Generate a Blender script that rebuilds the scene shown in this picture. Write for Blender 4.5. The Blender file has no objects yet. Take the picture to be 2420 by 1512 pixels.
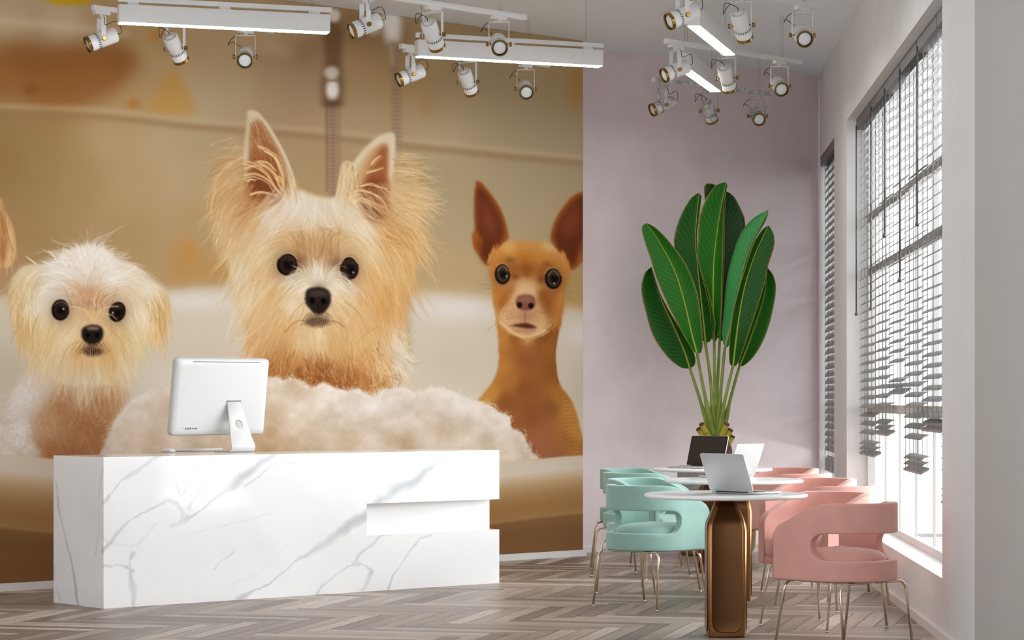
# light
EXPO, MURAL_GAIN, LAMP_ES = 0.55, 1.12, 22.0
SKY_BASE, SKY_RIGHT, GLOW_K, GLOW_LO, GLOW_DIR = .95, .5, 6.5, .42, (1, .2, .15)
SKY_TINT = (.96, 1.0, 1.03, 1)
CEIL_Y, NEAR_L, LEFT_Y = 7.5, 7.0, 5.0
WALL_SHADE = (192, 186, 181)
PALE = (236, 237, 238)
import bpy, bmesh, math, random
import numpy as np
from mathutils import Vector, Matrix

scene = bpy.context.scene
COL = scene.collection
FPX, CX, CY, EYE = 5700.0, 1210.0, 942.0, 1.2   # lens in pixels of the 2420 wide frame, optical centre, eye height
R = math.radians
rnd = random.Random(7)

def at(px, py, Y):
    return Vector(((px - CX) / FPX * Y, Y, EYE - (py - CY) / FPX * Y))

# ------------------------------------------------------------------ objects
class MB:
    """collects shapes and links them as one mesh object"""
    def __init__(self):
        self.v, self.f, self.uv, self.sm = [], [], {}, []
    def add(self, vs, fs, smooth=False):
        b = len(self.v)
        self.v.extend([tuple(p) for p in vs])
        for q in fs:
            self.f.append(tuple(b + i for i in q)); self.sm.append(smooth)
        return b
    def box(self, c, s, M=None):
        x, y, z = s[0] / 2, s[1] / 2, s[2] / 2
        vs = [Vector((sx * x, sy * y, sz * z)) for sz in (-1, 1) for sy in (-1, 1) for sx in (-1, 1)]
        M = M or Matrix.Identity(3)
        c = Vector(c)
        vs = [M @ p + c for p in vs]
        self.add(vs, [(0, 2, 3, 1), (4, 5, 7, 6), (0, 1, 5, 4), (2, 6, 7, 3), (0, 4, 6, 2), (1, 3, 7, 5)])
    def box2(self, lo, hi):
        self.box([(a + b) / 2 for a, b in zip(lo, hi)], [b - a for a, b in zip(lo, hi)])
    def tube(self, pts, r, n=8, caps=True, smooth=True):
        pts = [Vector(p) for p in pts]
        rs = r if isinstance(r, (list, tuple)) else [r] * len(pts)
        T = []
        for i in range(len(pts)):
            a = pts[max(0, i - 1)]; b = pts[min(len(pts) - 1, i + 1)]
            T.append((b - a).normalized())
        up = Vector((0, 0, 1)) if abs(T[0].z) < .9 else Vector((1, 0, 0))
        N = (up - T[0] * up.dot(T[0])).normalized()
        vs, fs = [], []
        for i, p in enumerate(pts):
            N = (N - T[i] * N.dot(T[i])).normalized(); B = T[i].cross(N)
            for k in range(n):
                a = 2 * math.pi * k / n
                vs.append(p + (N * math.cos(a) + B * math.sin(a)) * rs[i])
        for i in range(len(pts) - 1):
            for k in range(n):
                fs.append((i * n + k, i * n + (k + 1) % n, (i + 1) * n + (k + 1) % n, (i + 1) * n + k))
        b = self.add(vs, fs, smooth)
        if caps:
            self.add([vs[k] for k in range(n)], [tuple(reversed(range(n)))])
            self.add([vs[(len(pts) - 1) * n + k] for k in range(n)], [tuple(range(n))])
    def lathe(self, prof, n=32, M=None, smooth=True, sx=1, sy=1):
        M = M or Matrix.Identity(4)
        vs, fs = [], []
        for r, z in prof:
            for k in range(n):
                a = 2 * math.pi * k / n
                vs.append(M @ Vector((r * math.cos(a) * sx, r * math.sin(a) * sy, z)))
        for i in range(len(prof) - 1):
            for k in range(n):
                fs.append((i * n + k, i * n + (k + 1) % n, (i + 1) * n + (k + 1) % n, (i + 1) * n + k))
        self.add(vs, fs, smooth)
        for i, rev in ((0, True), (len(prof) - 1, False)):
            if prof[i][0] > 1e-5:
                ring = [vs[i * n + k] for k in range(n)]
                self.add(ring, [tuple(reversed(range(n))) if rev else tuple(range(n))])
    def rings(self, rings, smooth=True, caps=True):
        n = len(rings[0]); vs = [p for rg in rings for p in rg]; fs = []
        for i in range(len(rings) - 1):
            for k in range(n):
                fs.append((i * n + k, i * n + (k + 1) % n, (i + 1) * n + (k + 1) % n, (i + 1) * n + k))
        if caps:
            fs.append(tuple(reversed(range(n)))); fs.append(tuple((len(rings) - 1) * n + k for k in range(n)))
        self.add(vs, fs, smooth)
    def mesh(self, name, mat=None):
        me = bpy.data.meshes.new(name)
        me.from_pydata(self.v, [], self.f)
        me.polygons.foreach_set('use_smooth', self.sm)
        if mat: me.materials.append(mat)
        me.update()
        return me
    def build(self, name, mat=None, parent=None, bevel=0, seg=2, angle=35, fix=True):
        me = self.mesh(name, mat)
        if fix:
            bm = bmesh.new(); bm.from_mesh(me)
            bmesh.ops.remove_doubles(bm, verts=bm.verts, dist=1e-6)
            bmesh.ops.recalc_face_normals(bm, faces=bm.faces)
            bm.to_mesh(me); bm.free()
        o = bpy.data.objects.new(name, me); COL.objects.link(o)
        if parent: o.parent = parent
        if bevel: bevel_bake(o, bevel, seg, angle)
        return o

def bevel_bake(o, w, seg=2, angle=35, extra=None, clamp=True):
    if extra: extra(o)
    m = o.modifiers.new('bv', 'BEVEL'); m.width = w; m.segments = seg; m.limit_method = 'ANGLE'
    m.angle_limit = R(angle); m.harden_normals = False; m.use_clamp_overlap = clamp
    bake(o)
    smooth_by_angle(o.data)

def bake(o):
    dg = bpy.context.evaluated_depsgraph_get()
    dg.update()
    me = bpy.data.meshes.new_from_object(o.evaluated_get(dg))
    mats = list(o.data.materials)
    old = o.data
    o.modifiers.clear()
    o.data = me
    me.name = old.name
    bpy.data.meshes.remove(old)

def smooth_by_angle(me, ang=40):
    me.polygons.foreach_set('use_smooth', [True] * len(me.polygons))
    bm = bmesh.new(); bm.from_mesh(me)
    for e in bm.edges:
        if len(e.link_faces) == 2:
            e.smooth = e.calc_face_angle(0) < R(ang)
    bm.to_mesh(me); bm.free()

def empty(name, loc=(0, 0, 0), rz=0):
    o = bpy.data.objects.new(name, None); COL.objects.link(o)
    o.location = loc; o.rotation_euler = (0, 0, rz); o.empty_display_size = .1
    return o

def tag(o, label, cat, group=None):
    o['label'] = label; o['category'] = cat
    if group: o['group'] = group
    return o

def struct(o):
    o['kind'] = 'structure'; return o

KIDS = {}
def copy_tree(o, parent=None):
    c = o.copy(); COL.objects.link(c)
    if parent: c.parent = parent
    for ch in [x for x in bpy.data.objects if x.parent == o and x.name in COL.objects]:
        copy_tree(ch, c)
    return c

# ------------------------------------------------------------------ materials
def s2l(c):
    c = c / 255.0
    return c / 12.92 if c <= .04045 else ((c + .055) / 1.055) ** 2.4
def rgb(r, g, b): return (s2l(r), s2l(g), s2l(b), 1)

def mat(name, col=(.8, .8, .8, 1), rough=.5, metal=0, spec=.5, coat=0, sheen=0, trans=0, emit=None, es=0, bump=0, bscale=80, vary=0, vscale=6):
    m = bpy.data.materials.new(name); m.use_nodes = True
    nt = m.node_tree; b = nt.nodes['Principled BSDF']
    b.inputs['Base Color'].default_value = col; b.inputs['Roughness'].default_value = rough
    b.inputs['Metallic'].default_value = metal; b.inputs['Specular IOR Level'].default_value = spec
    b.inputs['Coat Weight'].default_value = coat; b.inputs['Coat Roughness'].default_value = .03
    b.inputs['Sheen Weight'].default_value = sheen; b.inputs['Sheen Roughness'].default_value = .4
    b.inputs['Transmission Weight'].default_value = trans
    if emit:
        b.inputs['Emission Color'].default_value = emit; b.inputs['Emission Strength'].default_value = es
    L = nt.links.new
    if bump or vary:
        tc = nt.nodes.new('ShaderNodeTexCoord')
    if bump:
        nz = nt.nodes.new('ShaderNodeTexNoise'); nz.inputs['Scale'].default_value = bscale; nz.inputs['Detail'].default_value = 4
        bp = nt.nodes.new('ShaderNodeBump'); bp.inputs['Strength'].default_value = bump; bp.inputs['Distance'].default_value = .01
        L(tc.outputs['Object'], nz.inputs['Vector']); L(nz.outputs['Fac'], bp.inputs['Height']); L(bp.outputs['Normal'], b.inputs['Normal'])
    if vary:
        nz = nt.nodes.new('ShaderNodeTexNoise'); nz.inputs['Scale'].default_value = vscale; nz.inputs['Detail'].default_value = 5
        mx = nt.nodes.new('ShaderNodeMix'); mx.data_type = 'RGBA'
        mr = nt.nodes.new('ShaderNodeMapRange'); mr.inputs['From Min'].default_value = .35; mr.inputs['From Max'].default_value = .65
        mx.inputs['A'].default_value = col; mx.inputs['B'].default_value = tuple(max(0, c * (1 - vary)) for c in col[:3]) + (1,)
        L(tc.outputs['Object'], nz.inputs['Vector']); L(nz.outputs['Fac'], mr.inputs['Value']); L(mr.outputs['Result'], mx.inputs['Factor'])
        L(mx.outputs['Result'], b.inputs['Base Color'])
    return m

def vcol_mat(name, attr='paint', rough=.6, spec=.3, coat=0):
    m = mat(name, rough=rough, spec=spec, coat=coat); nt = m.node_tree
    a = nt.nodes.new('ShaderNodeAttribute'); a.attribute_name = attr
    nt.links.new(a.outputs['Color'], nt.nodes['Principled BSDF'].inputs['Base Color'])
    return m

M = {}
M['wall'] = mat('white_plaster', rgb(233, 231, 229), .75, bump=.04, bscale=25, vary=.03, vscale=3)
M['wallshade'] = mat('shaded_plaster', rgb(*WALL_SHADE), .75, bump=.04, bscale=25, vary=.03, vscale=3)  # wall plaster toned down, the near wall's shade put into its colour
M['pink'] = mat('pink_plaster', rgb(240, 224, 224), .8, bump=.08, bscale=30, vary=.06, vscale=4)
M['ceil'] = mat('ceiling_paint', rgb(238, 243, 248), .85, vary=.02, vscale=5)
M['base'] = mat('baseboard_paint', rgb(232, 229, 226), .45)
M['white'] = mat('white_enamel', rgb(232, 230, 228), .4, vary=.03, vscale=30)
M['mottled'] = mat('mottled_enamel', rgb(225, 224, 224), .45, vary=.5, vscale=28)
M['brass'] = mat('antique_brass', rgb(150, 118, 66), .28, metal=1)
M['black'] = mat('black_rubber', rgb(28, 27, 27), .5)
M['slot'] = mat('vent_shadow_gap', rgb(110, 108, 106), .7)
M['lens'] = mat('frosted_lens', rgb(238, 240, 241), .12, spec=.6)
M['glow'] = mat('lit_diffuser', (1, 1, 1, 1), .5, emit=(.95, .985, 1, 1), es=LAMP_ES)
M['wire'] = mat('steel_wire', rgb(165, 162, 160), .4, metal=.6)
M['frame'] = mat('window_frame_paint', rgb(205, 202, 200), .45)
M['sill'] = mat('sill_paint', rgb(240, 239, 237), .4)
M['slat'] = mat('grey_blind_slat', rgb(128, 125, 122), .42, vary=.06, vscale=12)
M['rail'] = mat('grey_headrail', rgb(96, 93, 91), .4)
M['cord'] = mat('blind_cord', rgb(150, 147, 145), .6)
M['pinkfab'] = mat('pink_velvet', rgb(222, 163, 150), .75, sheen=.35, bump=.05, bscale=160, vary=.08, vscale=9)
M['mint'] = mat('mint_velvet', rgb(147, 184, 173), .7, sheen=.35, bump=.05, bscale=160, vary=.1, vscale=9)
M['leg'] = mat('champagne_metal', rgb(228, 210, 186), .16, metal=1)
M['bronze'] = mat('brushed_bronze', rgb(166, 120, 78), .27, metal=1)
M['bronzedark'] = mat('dark_brushed_bronze', rgb(96, 66, 42), .3, metal=1)
M['gold'] = mat('gold_pot_finish', rgb(190, 160, 92), .35, metal=.8)
M['concrete'] = mat('grey_concrete', rgb(168, 164, 163), .85, bump=.25, bscale=70, vary=.35, vscale=40)
M['soil'] = mat('dark_soil', rgb(58, 44, 34), .95, bump=.5, bscale=60)
M['alu'] = mat('light_aluminium', rgb(218, 216, 214), .42, metal=.12, spec=.5)
M['silver'] = mat('silver_aluminium', rgb(196, 196, 195), .38, metal=.35)
M['screen'] = mat('dark_screen', rgb(40, 38, 36), .35, spec=.4)
M['bezel'] = mat('black_bezel', rgb(14, 14, 14), .3)
M['key'] = mat('white_keys', rgb(235, 235, 236), .5)
M['dkey'] = mat('dark_keys', rgb(40, 40, 42), .5)
M['petiole'] = mat('leaf_stalk_green', rgb(146, 165, 62), .45, vary=.35, vscale=8)
M['stub'] = mat('cut_stalk_yellow', rgb(196, 178, 60), .55, vary=.4, vscale=20)
M['stubend'] = mat('dry_stalk_end', rgb(105, 66, 50), .9)
M['trunk'] = mat('brown_fibre', rgb(128, 98, 84), .9, bump=.5, bscale=40, vary=.4, vscale=30)
M['midrib'] = mat('leaf_midrib', rgb(150, 172, 40), .45)

def glass_mat():
    m = bpy.data.materials.new('clear_glass'); m.use_nodes = True; nt = m.node_tree
    nt.nodes.remove(nt.nodes['Principled BSDF']); out = nt.nodes['Material Output']
    t = nt.nodes.new('ShaderNodeBsdfTransparent'); t.inputs['Color'].default_value = (.97, .98, .98, 1)
    g = nt.nodes.new('ShaderNodeBsdfGlossy'); g.inputs['Roughness'].default_value = .02
    x = nt.nodes.new('ShaderNodeMixShader'); x.inputs['Fac'].default_value = .05
    nt.links.new(t.outputs[0], x.inputs[1]); nt.links.new(g.outputs[0], x.inputs[2]); nt.links.new(x.outputs[0], out.inputs['Surface'])
    return m
M['glass'] = glass_mat()

def marble_mat():
    m = mat('white_marble', rough=.16, spec=.2); nt = m.node_tree; L = nt.links.new; b = nt.nodes['Principled BSDF']
    tc = nt.nodes.new('ShaderNodeTexCoord')
    n1 = nt.nodes.new('ShaderNodeTexNoise'); n1.inputs['Scale'].default_value = 3.2; n1.inputs['Detail'].default_value = 7; n1.inputs['Distortion'].default_value = 1.2
    n2 = nt.nodes.new('ShaderNodeTexNoise'); n2.inputs['Scale'].default_value = 1.6; n2.inputs['Detail'].default_value = 3
    L(tc.outputs['Object'], n1.inputs['Vector']); L(tc.outputs['Object'], n2.inputs['Vector'])
    s = nt.nodes.new('ShaderNodeMath'); s.operation = 'SUBTRACT'; s.inputs[1].default_value = .5; L(n1.outputs['Fac'], s.inputs[0])
    a = nt.nodes.new('ShaderNodeMath'); a.operation = 'ABSOLUTE'; L(s.outputs[0], a.inputs[0])
    r = nt.nodes.new('ShaderNodeMapRange'); r.inputs['From Min'].default_value = 0; r.inputs['From Max'].default_value = .035
    r.inputs['To Min'].default_value = 1; r.inputs['To Max'].default_value = 0; L(a.outputs[0], r.inputs['Value'])
    r2 = nt.nodes.new('ShaderNodeMapRange'); r2.inputs['From Min'].default_value = .42; r2.inputs['From Max'].default_value = .62; L(n2.outputs['Fac'], r2.inputs['Value'])
    mu = nt.nodes.new('ShaderNodeMath'); mu.operation = 'MULTIPLY'; L(r.outputs[0], mu.inputs[0]); L(r2.outputs[0], mu.inputs[1])
    mx = nt.nodes.new('ShaderNodeMix'); mx.data_type = 'RGBA'; mx.inputs['A'].default_value = rgb(252, 252, 251); mx.inputs['B'].default_value = rgb(190, 193, 200)
    L(mu.outputs[0], mx.inputs['Factor']); L(mx.outputs['Result'], b.inputs['Base Color'])
    return m
M['marble'] = marble_mat()
# ------------------------------------------------------------------ the room
H = 3.93
SILL, HEAD = .305, 3.235
U2 = Vector((.7415, .671, 0)).normalized()           # along the mural wall, to the right and away
N2 = Vector((U2.y, -U2.x, 0))                        # its face, towards the room
M0 = Vector((.543, 18.41, 0))                        # right edge of the mural wall
UP = Vector((.783, .622, 0)).normalized(); NP = Vector((UP.y, -UP.x, 0))
P0 = Vector((.554, 18.80, 0))
CR = Vector((2.600, 20.425, 0))                      # corner of pink wall and window wall
RA = Vector((-.0553, -1, 0)).normalized(); RN = Vector((-RA.y, RA.x, 0))   # along window wall towards the camera / outward
RN = Vector((.9985, -.0553, 0)).normalized()

def prism(name, pts, z0, z1, m, parent=None):
    b = MB(); n = len(pts)
    vs = [(p[0], p[1], z0) for p in pts] + [(p[0], p[1], z1) for p in pts]
    b.add(vs, [tuple(range(n)), tuple(range(n, 2 * n))] + [(i, (i + 1) % n, n + (i + 1) % n, n + i) for i in range(n)])
    return b.build(name, m, parent)

def strip(p, d, n, a0, a1, t0, t1):
    """plan rectangle along d from a0 to a1, across n from t0 to t1"""
    return [p + d * a0 + n * t0, p + d * a1 + n * t0, p + d * a1 + n * t1, p + d * a0 + n * t1]

# mural wall (a thicker block) and pink wall
mw = prism('wall_back', strip(M0, U2, -N2, -12, 0, 0.006, .30), 0, H, M['wall']); struct(mw)
pw = prism('wall_pink', strip(P0, UP, -NP, -.3, 2.75, 0, .2), 0, H, M['pink']); struct(pw)

def wall_with_openings(name, p, d, n, L, th, openings, m, sill, head):
    b = MB()
    def seg(a0, a1, z0, z1):
        q = strip(p, d, n, a0, a1, 0, th)
        vs = [(v.x, v.y, z0) for v in q] + [(v.x, v.y, z1) for v in q]
        b.add(vs, [(0, 1, 2, 3), (4, 5, 6, 7)] + [(i, (i + 1) % 4, 4 + (i + 1) % 4, 4 + i) for i in range(4)])
    a = 0
    for o0, o1 in openings:
        seg(a, o0, 0, H); seg(o0, o1, 0, sill); seg(o0, o1, head, H); a = o1
    seg(a, L, 0, H)
    me = b.mesh(name, m)
    bm = bmesh.new(); bm.from_mesh(me); bmesh.ops.recalc_face_normals(bm, faces=bm.faces); bm.to_mesh(me); bm.free()
    o = bpy.data.objects.new(name, me); COL.objects.link(o); return struct(o)

W2, W1 = (.10, 1.645), (2.822, 8.49)
RL = 9.675
WTH = .26
wall_with_openings('wall_right', CR, RA, RN, RL, WTH, [W2, W1], M['wall'], SILL, HEAD)
NE = CR + RA * RL                                     # outer corner of the window wall
# beyond it the wall runs on towards the camera at a slightly different angle
SX = 4.6
ND = Vector((.045, -1, 0)).normalized(); NN = Vector((-ND.y, ND.x, 0))
struct(prism('wall_near', strip(NE, ND, NN, 0.0, NEAR_L, 0, WTH), 0, H, M['wallshade']))
struct(prism('shade_wall_left', [(-6.6, LEFT_Y), (-6.4, LEFT_Y), (-6.4, 12.05), (-6.6, 11.85)], 0, H, M['wall']))  # unseen wall, added to keep sky light from the left off the room

b = MB(); b.box2((-9.5, CEIL_Y, H), (SX + WTH, 21.6, H + .15)); struct(b.build('ceiling', M['ceil']))

# baseboards
def board(name, p, d, n, a0, a1, h=.048, t=.014):
    return struct(prism(name, strip(p, d, n, a0, a1, 0.001, t), 0, h, M['base']))
board('baseboard_back', M0, U2, N2, -12.0, .022)
board('baseboard_pink', P0, UP, NP, -.02, 2.59)
board('baseboard_right', CR, RA, -RN, .02, RL)
board('baseboard_near', NE, ND, -NN, .0, NEAR_L)

# herringbone floor: one mesh, a face per plank on a dark backing
def floor():
    Wd, n = .0972, 9
    F1 = Vector((.2537, .9673, 0)); F2 = Vector((.9673, -.2537, 0))
    rr = random.Random(11)
    vs, fs, tone, uvs = [], [], [], []
    O = Vector((-.50, 12.73, 0))
    def clip(p): return -6.3 < p.x < 4.5 and 8.3 < p.y < 21
    cells = int(16 / Wd)
    g = .0018
    def plank(x0, y0, x1, y1, horiz):
        c = O + F2 * (x0 + x1) / 2 * Wd + F1 * (y0 + y1) / 2 * Wd
        if not clip(c): return
        b = len(vs)
        for x, y in ((x0, y0), (x1, y0), (x1, y1), (x0, y1)):
            sx = g if x == x0 else -g; sy = g if y == y0 else -g
            p = O + F2 * (x * Wd + sx) + F1 * (y * Wd + sy)
            vs.append((p.x, p.y, 0))
        fs.append((b, b + 1, b + 2, b + 3))
        t = rr.uniform(0, 1); ox, oy = rr.uniform(0, 40), rr.uniform(0, 40)
        tone.append(t)
        L = n * Wd
        uvs.extend([(ox + u, oy + v) for u, v in (((0, 0), (L, 0), (L, Wd), (0, Wd)) if horiz else ((0, 0), (0, Wd), (L, Wd), (L, 0)))])
    for k in range(-cells, cells):
        for m in range(-8, 9):
            x = k + 2 * n * m
            plank(x, k, x + n, k + 1, True)
            plank(x, k + 1, x + 1, k + 1 + n, False)
    # dark backing
    b = len(vs); vs.extend([(-9.5, 8.0, -.002), (6.0, 8.0, -.002), (6.0, 21.5, -.002), (-9.5, 21.5, -.002)])
    fs.append((b, b + 1, b + 2, b + 3)); tone.append(-1); uvs.extend([(0, 0), (1, 0), (1, 1), (0, 1)])
    me = bpy.data.meshes.new('floor'); me.from_pydata(vs, [], fs)
    uvl = me.uv_layers.new(name='UVMap'); uvl.data.foreach_set('uv', np.array(uvs, dtype=np.float32).ravel())
    at_ = me.attributes.new('tone', 'FLOAT', 'FACE'); at_.data.foreach_set('value', np.array(tone, dtype=np.float32))
    m = mat('grey_oak_herringbone', rough=.38, spec=.45); nt = m.node_tree; L = nt.links.new; bs = nt.nodes['Principled BSDF']
    ta = nt.nodes.new('ShaderNodeAttribute'); ta.attribute_name = 'tone'
    uv = nt.nodes.new('ShaderNodeUVMap'); mp = nt.nodes.new('ShaderNodeMapping'); mp.inputs['Scale'].default_value = (3.0, 60, 1)
    L(uv.outputs[0], mp.inputs['Vector'])
    nz = nt.nodes.new('ShaderNodeTexNoise'); nz.inputs['Scale'].default_value = 1; nz.inputs['Detail'].default_value = 6; nz.inputs['Distortion'].default_value = .6
    L(mp.outputs[0], nz.inputs['Vector'])
    mp2 = nt.nodes.new('ShaderNodeMapping'); mp2.inputs['Scale'].default_value = (14, 40, 1); L(uv.outputs[0], mp2.inputs['Vector'])
    nz2 = nt.nodes.new('ShaderNodeTexNoise'); nz2.inputs['Scale'].default_value = 1; nz2.inputs['Detail'].default_value = 4; L(mp2.outputs[0], nz2.inputs['Vector'])
    cr = nt.nodes.new('ShaderNodeValToRGB')
    e = cr.color_ramp.elements; e[0].position = 0; e[0].color = rgb(124, 107, 95); e[1].position = 1; e[1].color = rgb(204, 188, 174)
    for p_, c_ in ((.35, rgb(149, 131, 118)), (.7, rgb(174, 156, 142))):
        q = e.new(p_); q.color = c_
    L(ta.outputs['Fac'], cr.inputs['Fac'])
    gr = nt.nodes.new('ShaderNodeMapRange'); gr.inputs['From Min'].default_value = .3; gr.inputs['From Max'].default_value = .7; gr.inputs['To Min'].default_value = .62; gr.inputs['To Max'].default_value = 1.12
    L(nz.outputs['Fac'], gr.inputs['Value'])
    gr2 = nt.nodes.new('ShaderNodeMapRange'); gr2.inputs['From Min'].default_value = .3; gr2.inputs['From Max'].default_value = .7; gr2.inputs['To Min'].default_value = .9; gr2.inputs['To Max'].default_value = 1.06
    L(nz2.outputs['Fac'], gr2.inputs['Value'])
    mu = nt.nodes.new('ShaderNodeMath'); mu.operation = 'MULTIPLY'; L(gr.outputs[0], mu.inputs[0]); L(gr2.outputs[0], mu.inputs[1])
    vm = nt.nodes.new('ShaderNodeVectorMath'); vm.operation = 'SCALE'; L(cr.outputs['Color'], vm.inputs[0]); L(mu.outputs[0], vm.inputs['Scale'])
    ls = nt.nodes.new('ShaderNodeMath'); ls.operation = 'LESS_THAN'; ls.inputs[1].default_value = -.5; L(ta.outputs['Fac'], ls.inputs[0])
    mx = nt.nodes.new('ShaderNodeMix'); mx.data_type = 'RGBA'; L(ls.outputs[0], mx.inputs['Factor']); L(vm.outputs[0], mx.inputs['A']); mx.inputs['B'].default_value = rgb(70, 60, 54)
    L(mx.outputs['Result'], bs.inputs['Base Color'])
    rr_ = nt.nodes.new('ShaderNodeMapRange'); rr_.inputs['To Min'].default_value = .34; rr_.inputs['To Max'].default_value = .5; L(nz.outputs['Fac'], rr_.inputs['Value']); L(rr_.outputs[0], bs.inputs['Roughness'])
    me.materials.append(m)
    o = bpy.data.objects.new('floor', me); COL.objects.link(o); struct(o)
floor()
b = MB(); b.box2((-14, -14, -.05), (9, 9.0, .003)); struct(b.build('bounce_floor', mat('pale_bounce_floor', rgb(*PALE), .6, vary=.08, vscale=2)))  # unseen pale floor, added to throw sky light up to the ceiling

# ------------------------------------------------------------------ windows
def wl(a, n, z, p=CR, d=RA, nn=RN):
    return p + d * a + nn * n + Vector((0, 0, z))
def lbox(mb, a0, a1, n0, n1, z0, z1, **k):
    q = [wl(a, n, z, **k) for z in (z0, z1) for a, n in ((a0, n0), (a1, n0), (a1, n1), (a0, n1))]
    mb.add(q, [(0, 1, 2, 3), (4, 5, 6, 7), (0, 1, 5, 4), (1, 2, 6, 5), (2, 3, 7, 6), (3, 0, 4, 7)])

def window(name, a0, a1, mull, trans, **k):
    fr = MB(); n0, n1 = .147, .20
    lbox(fr, a0, a1, n0, n1, SILL, SILL + .055, **k); lbox(fr, a0, a1, n0, n1, HEAD - .05, HEAD, **k)
    lbox(fr, a0, a0 + .05, n0, n1, SILL, HEAD, **k); lbox(fr, a1 - .05, a1, n0, n1, SILL, HEAD, **k)
    root = fr.build(name, M['frame']); struct(root)
    mu = MB()
    for a in mull: lbox(mu, a - .012, a + .012, n0 + .014, n0 + .026, SILL + .055, HEAD - .05, **k)
    if mull: mu.build('mullions', M['frame'], root)
    tr = MB()
    for z in trans: lbox(tr, a0 + .05, a1 - .05, n0 + .008, n1 - .008, z - .028, z + .028, **k)
    tr.build('transoms', M['frame'], root)
    gl = MB(); lbox(gl, a0 + .05, a1 - .05, 0.172, .176, SILL + .05, HEAD - .05, **k); gl.build('glass_pane', M['glass'], root)
    si = MB(); lbox(si, a0 + .001, a1 - .001, 0.0, n0, SILL, SILL + .006, **k); si.build('window_sill', M['sill'], root)
    return root
MULL = [3.98 + .93 * i for i in range(5)]
window('window_1', W1[0], W1[1], MULL, (1.13, 2.12, 2.51))
window('window_2', W2[0], W2[1], [], (1.13, 2.12, 2.51))

# venetian blinds, one per bay, each let down to its own height
def blind(a0, a1, zb, wand_z, label, tilt=31, dn=0.0):
    root = empty('venetian_blind', wl((a0 + a1) / 2, .1, HEAD))
    base = root.location.copy()
    tag(root, label, 'blind', 'grey venetian blinds in the windows')
    inv = Matrix.Translation(-base)
    def out(mb, name, m, parent=root):
        mb.v = [tuple(Vector(p) - base) for p in mb.v]
        return mb.build(name, m, parent)
    hr = MB(); lbox(hr, a0, a1, .066 + dn, .130 + dn, HEAD - .078, HEAD - .002); out(hr, 'headrail', M['rail'])
    sl = MB()
    D, T = .060, R(tilt)
    def slat(z):
        c = []
        for s, th in ((-1, 0), (0, .004), (1, 0)):
            w = s * D / 2
            c.append((.113 + dn + w * math.cos(T) - th * math.sin(T), z + w * math.sin(T) + th * math.cos(T)))
        q = []
        for a in (a0 + .008, a1 - .008):
            for t in (0, .0022):
                for (n, zz) in c: q.append(wl(a, n - t * math.sin(T), zz + t * math.cos(T)))
        # rows: a0 bottom 0-2, a0 top 3-5, a1 bottom 6-8, a1 top 9-11
        sl.add(q, [(0, 1, 7, 6), (1, 2, 8, 7), (3, 9, 10, 4), (4, 10, 11, 5), (0, 6, 9, 3), (2, 5, 11, 8), (0, 3, 4, 1), (1, 4, 5, 2), (6, 7, 10, 9), (7, 8, 11, 10)])
    z = HEAD - .10 - rnd.uniform(0, .055)
    zs = []
    while z > zb + .14: zs.append(z); z -= .0615
    zs += [zb + .078, zb + .042]
    for z in zs: slat(z)
    out(sl, 'slats', M['slat'])
    q = []
    lb = MB(); zc = zb + .008
    for a in (a0 + .008, a1 - .008):
        for s, t in ((-1, -.006), (1, -.006), (1, .006), (-1, .006)):
            q.append(wl(a, .113 + dn + s * D / 2 * math.cos(T) - t * math.sin(T), zc + s * D / 2 * math.sin(T) + t * math.cos(T)))
    lb.add(q, [(0, 1, 2, 3), (4, 5, 6, 7), (0, 1, 5, 4), (1, 2, 6, 5), (2, 3, 7, 6), (3, 0, 4, 7)])
    out(lb, 'bottom_bar', M['slat'])
    cd = MB()
    L = a1 - a0
    for f in (.12, .37, .63, .88):
        for n in (.0885 + dn, .1375 + dn):
            cd.tube([wl(a0 + L * f, n, HEAD - .078), wl(a0 + L * f, n, zb)], .0022, 5)
    out(cd, 'ladder_cords', M['cord'])
    if wand_z:
        wd = MB(); a = a0 + .045
        wd.tube([wl(a, .062, HEAD - .05), wl(a, .062, wand_z)], .0055, 7)
        w = out(wd, 'wand', M['rail'])
        k = MB(); k.tube([wl(a, .062, wand_z + .005), wl(a, .062, wand_z - .02), wl(a, .062, wand_z - .028)], [.006, .013, .009], 8)
        out(k, 'wand_knob', M['rail'], w)
bays = [W1[0] + .02] + MULL + [W1[1] - .02]
#       far ... near
zbs = [.81, .97, 1.24, .78, 1.03, .66]
wz = [1.83, 1.83, 2.26, 1.93, 2.20, None]
labs = ['grey venetian blind at the far end of the long window, beside the white pier',
        'grey venetian blind second from the far end of the long window',
        'grey venetian blind pulled up highest, third from the far end of the long window',
        'grey venetian blind let down low in the middle, fourth from the far end',
        'grey venetian blind pulled up midway, next to the one nearest the front',
        'grey venetian blind nearest the front of the long window, hanging lowest behind pink chair']
for i in range(6):
    blind(bays[i] + .012, bays[i + 1] - .012, zbs[i], wz[i], labs[i])
blind(W2[0] + .012, W2[1] - .012, .62, None, 'grey venetian blind in the narrow far window next to the pink wall', 68, -.060)
# ------------------------------------------------------------------ rails, spotlights, linear lamps
ZT = 3.617
def on_ray(px, A, B):
    """plan point on line A-B seen at picture column px"""
    k = (px - CX) / FPX
    d = B - A
    t = (A.x - k * A.y) / (k * d.y - d.x)
    return A + d * t

def plan(px, py, z=ZT):
    Y = (z - EYE) * FPX / (CY - py)
    return Vector(((px - CX) / FPX * Y, Y, z))

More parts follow.
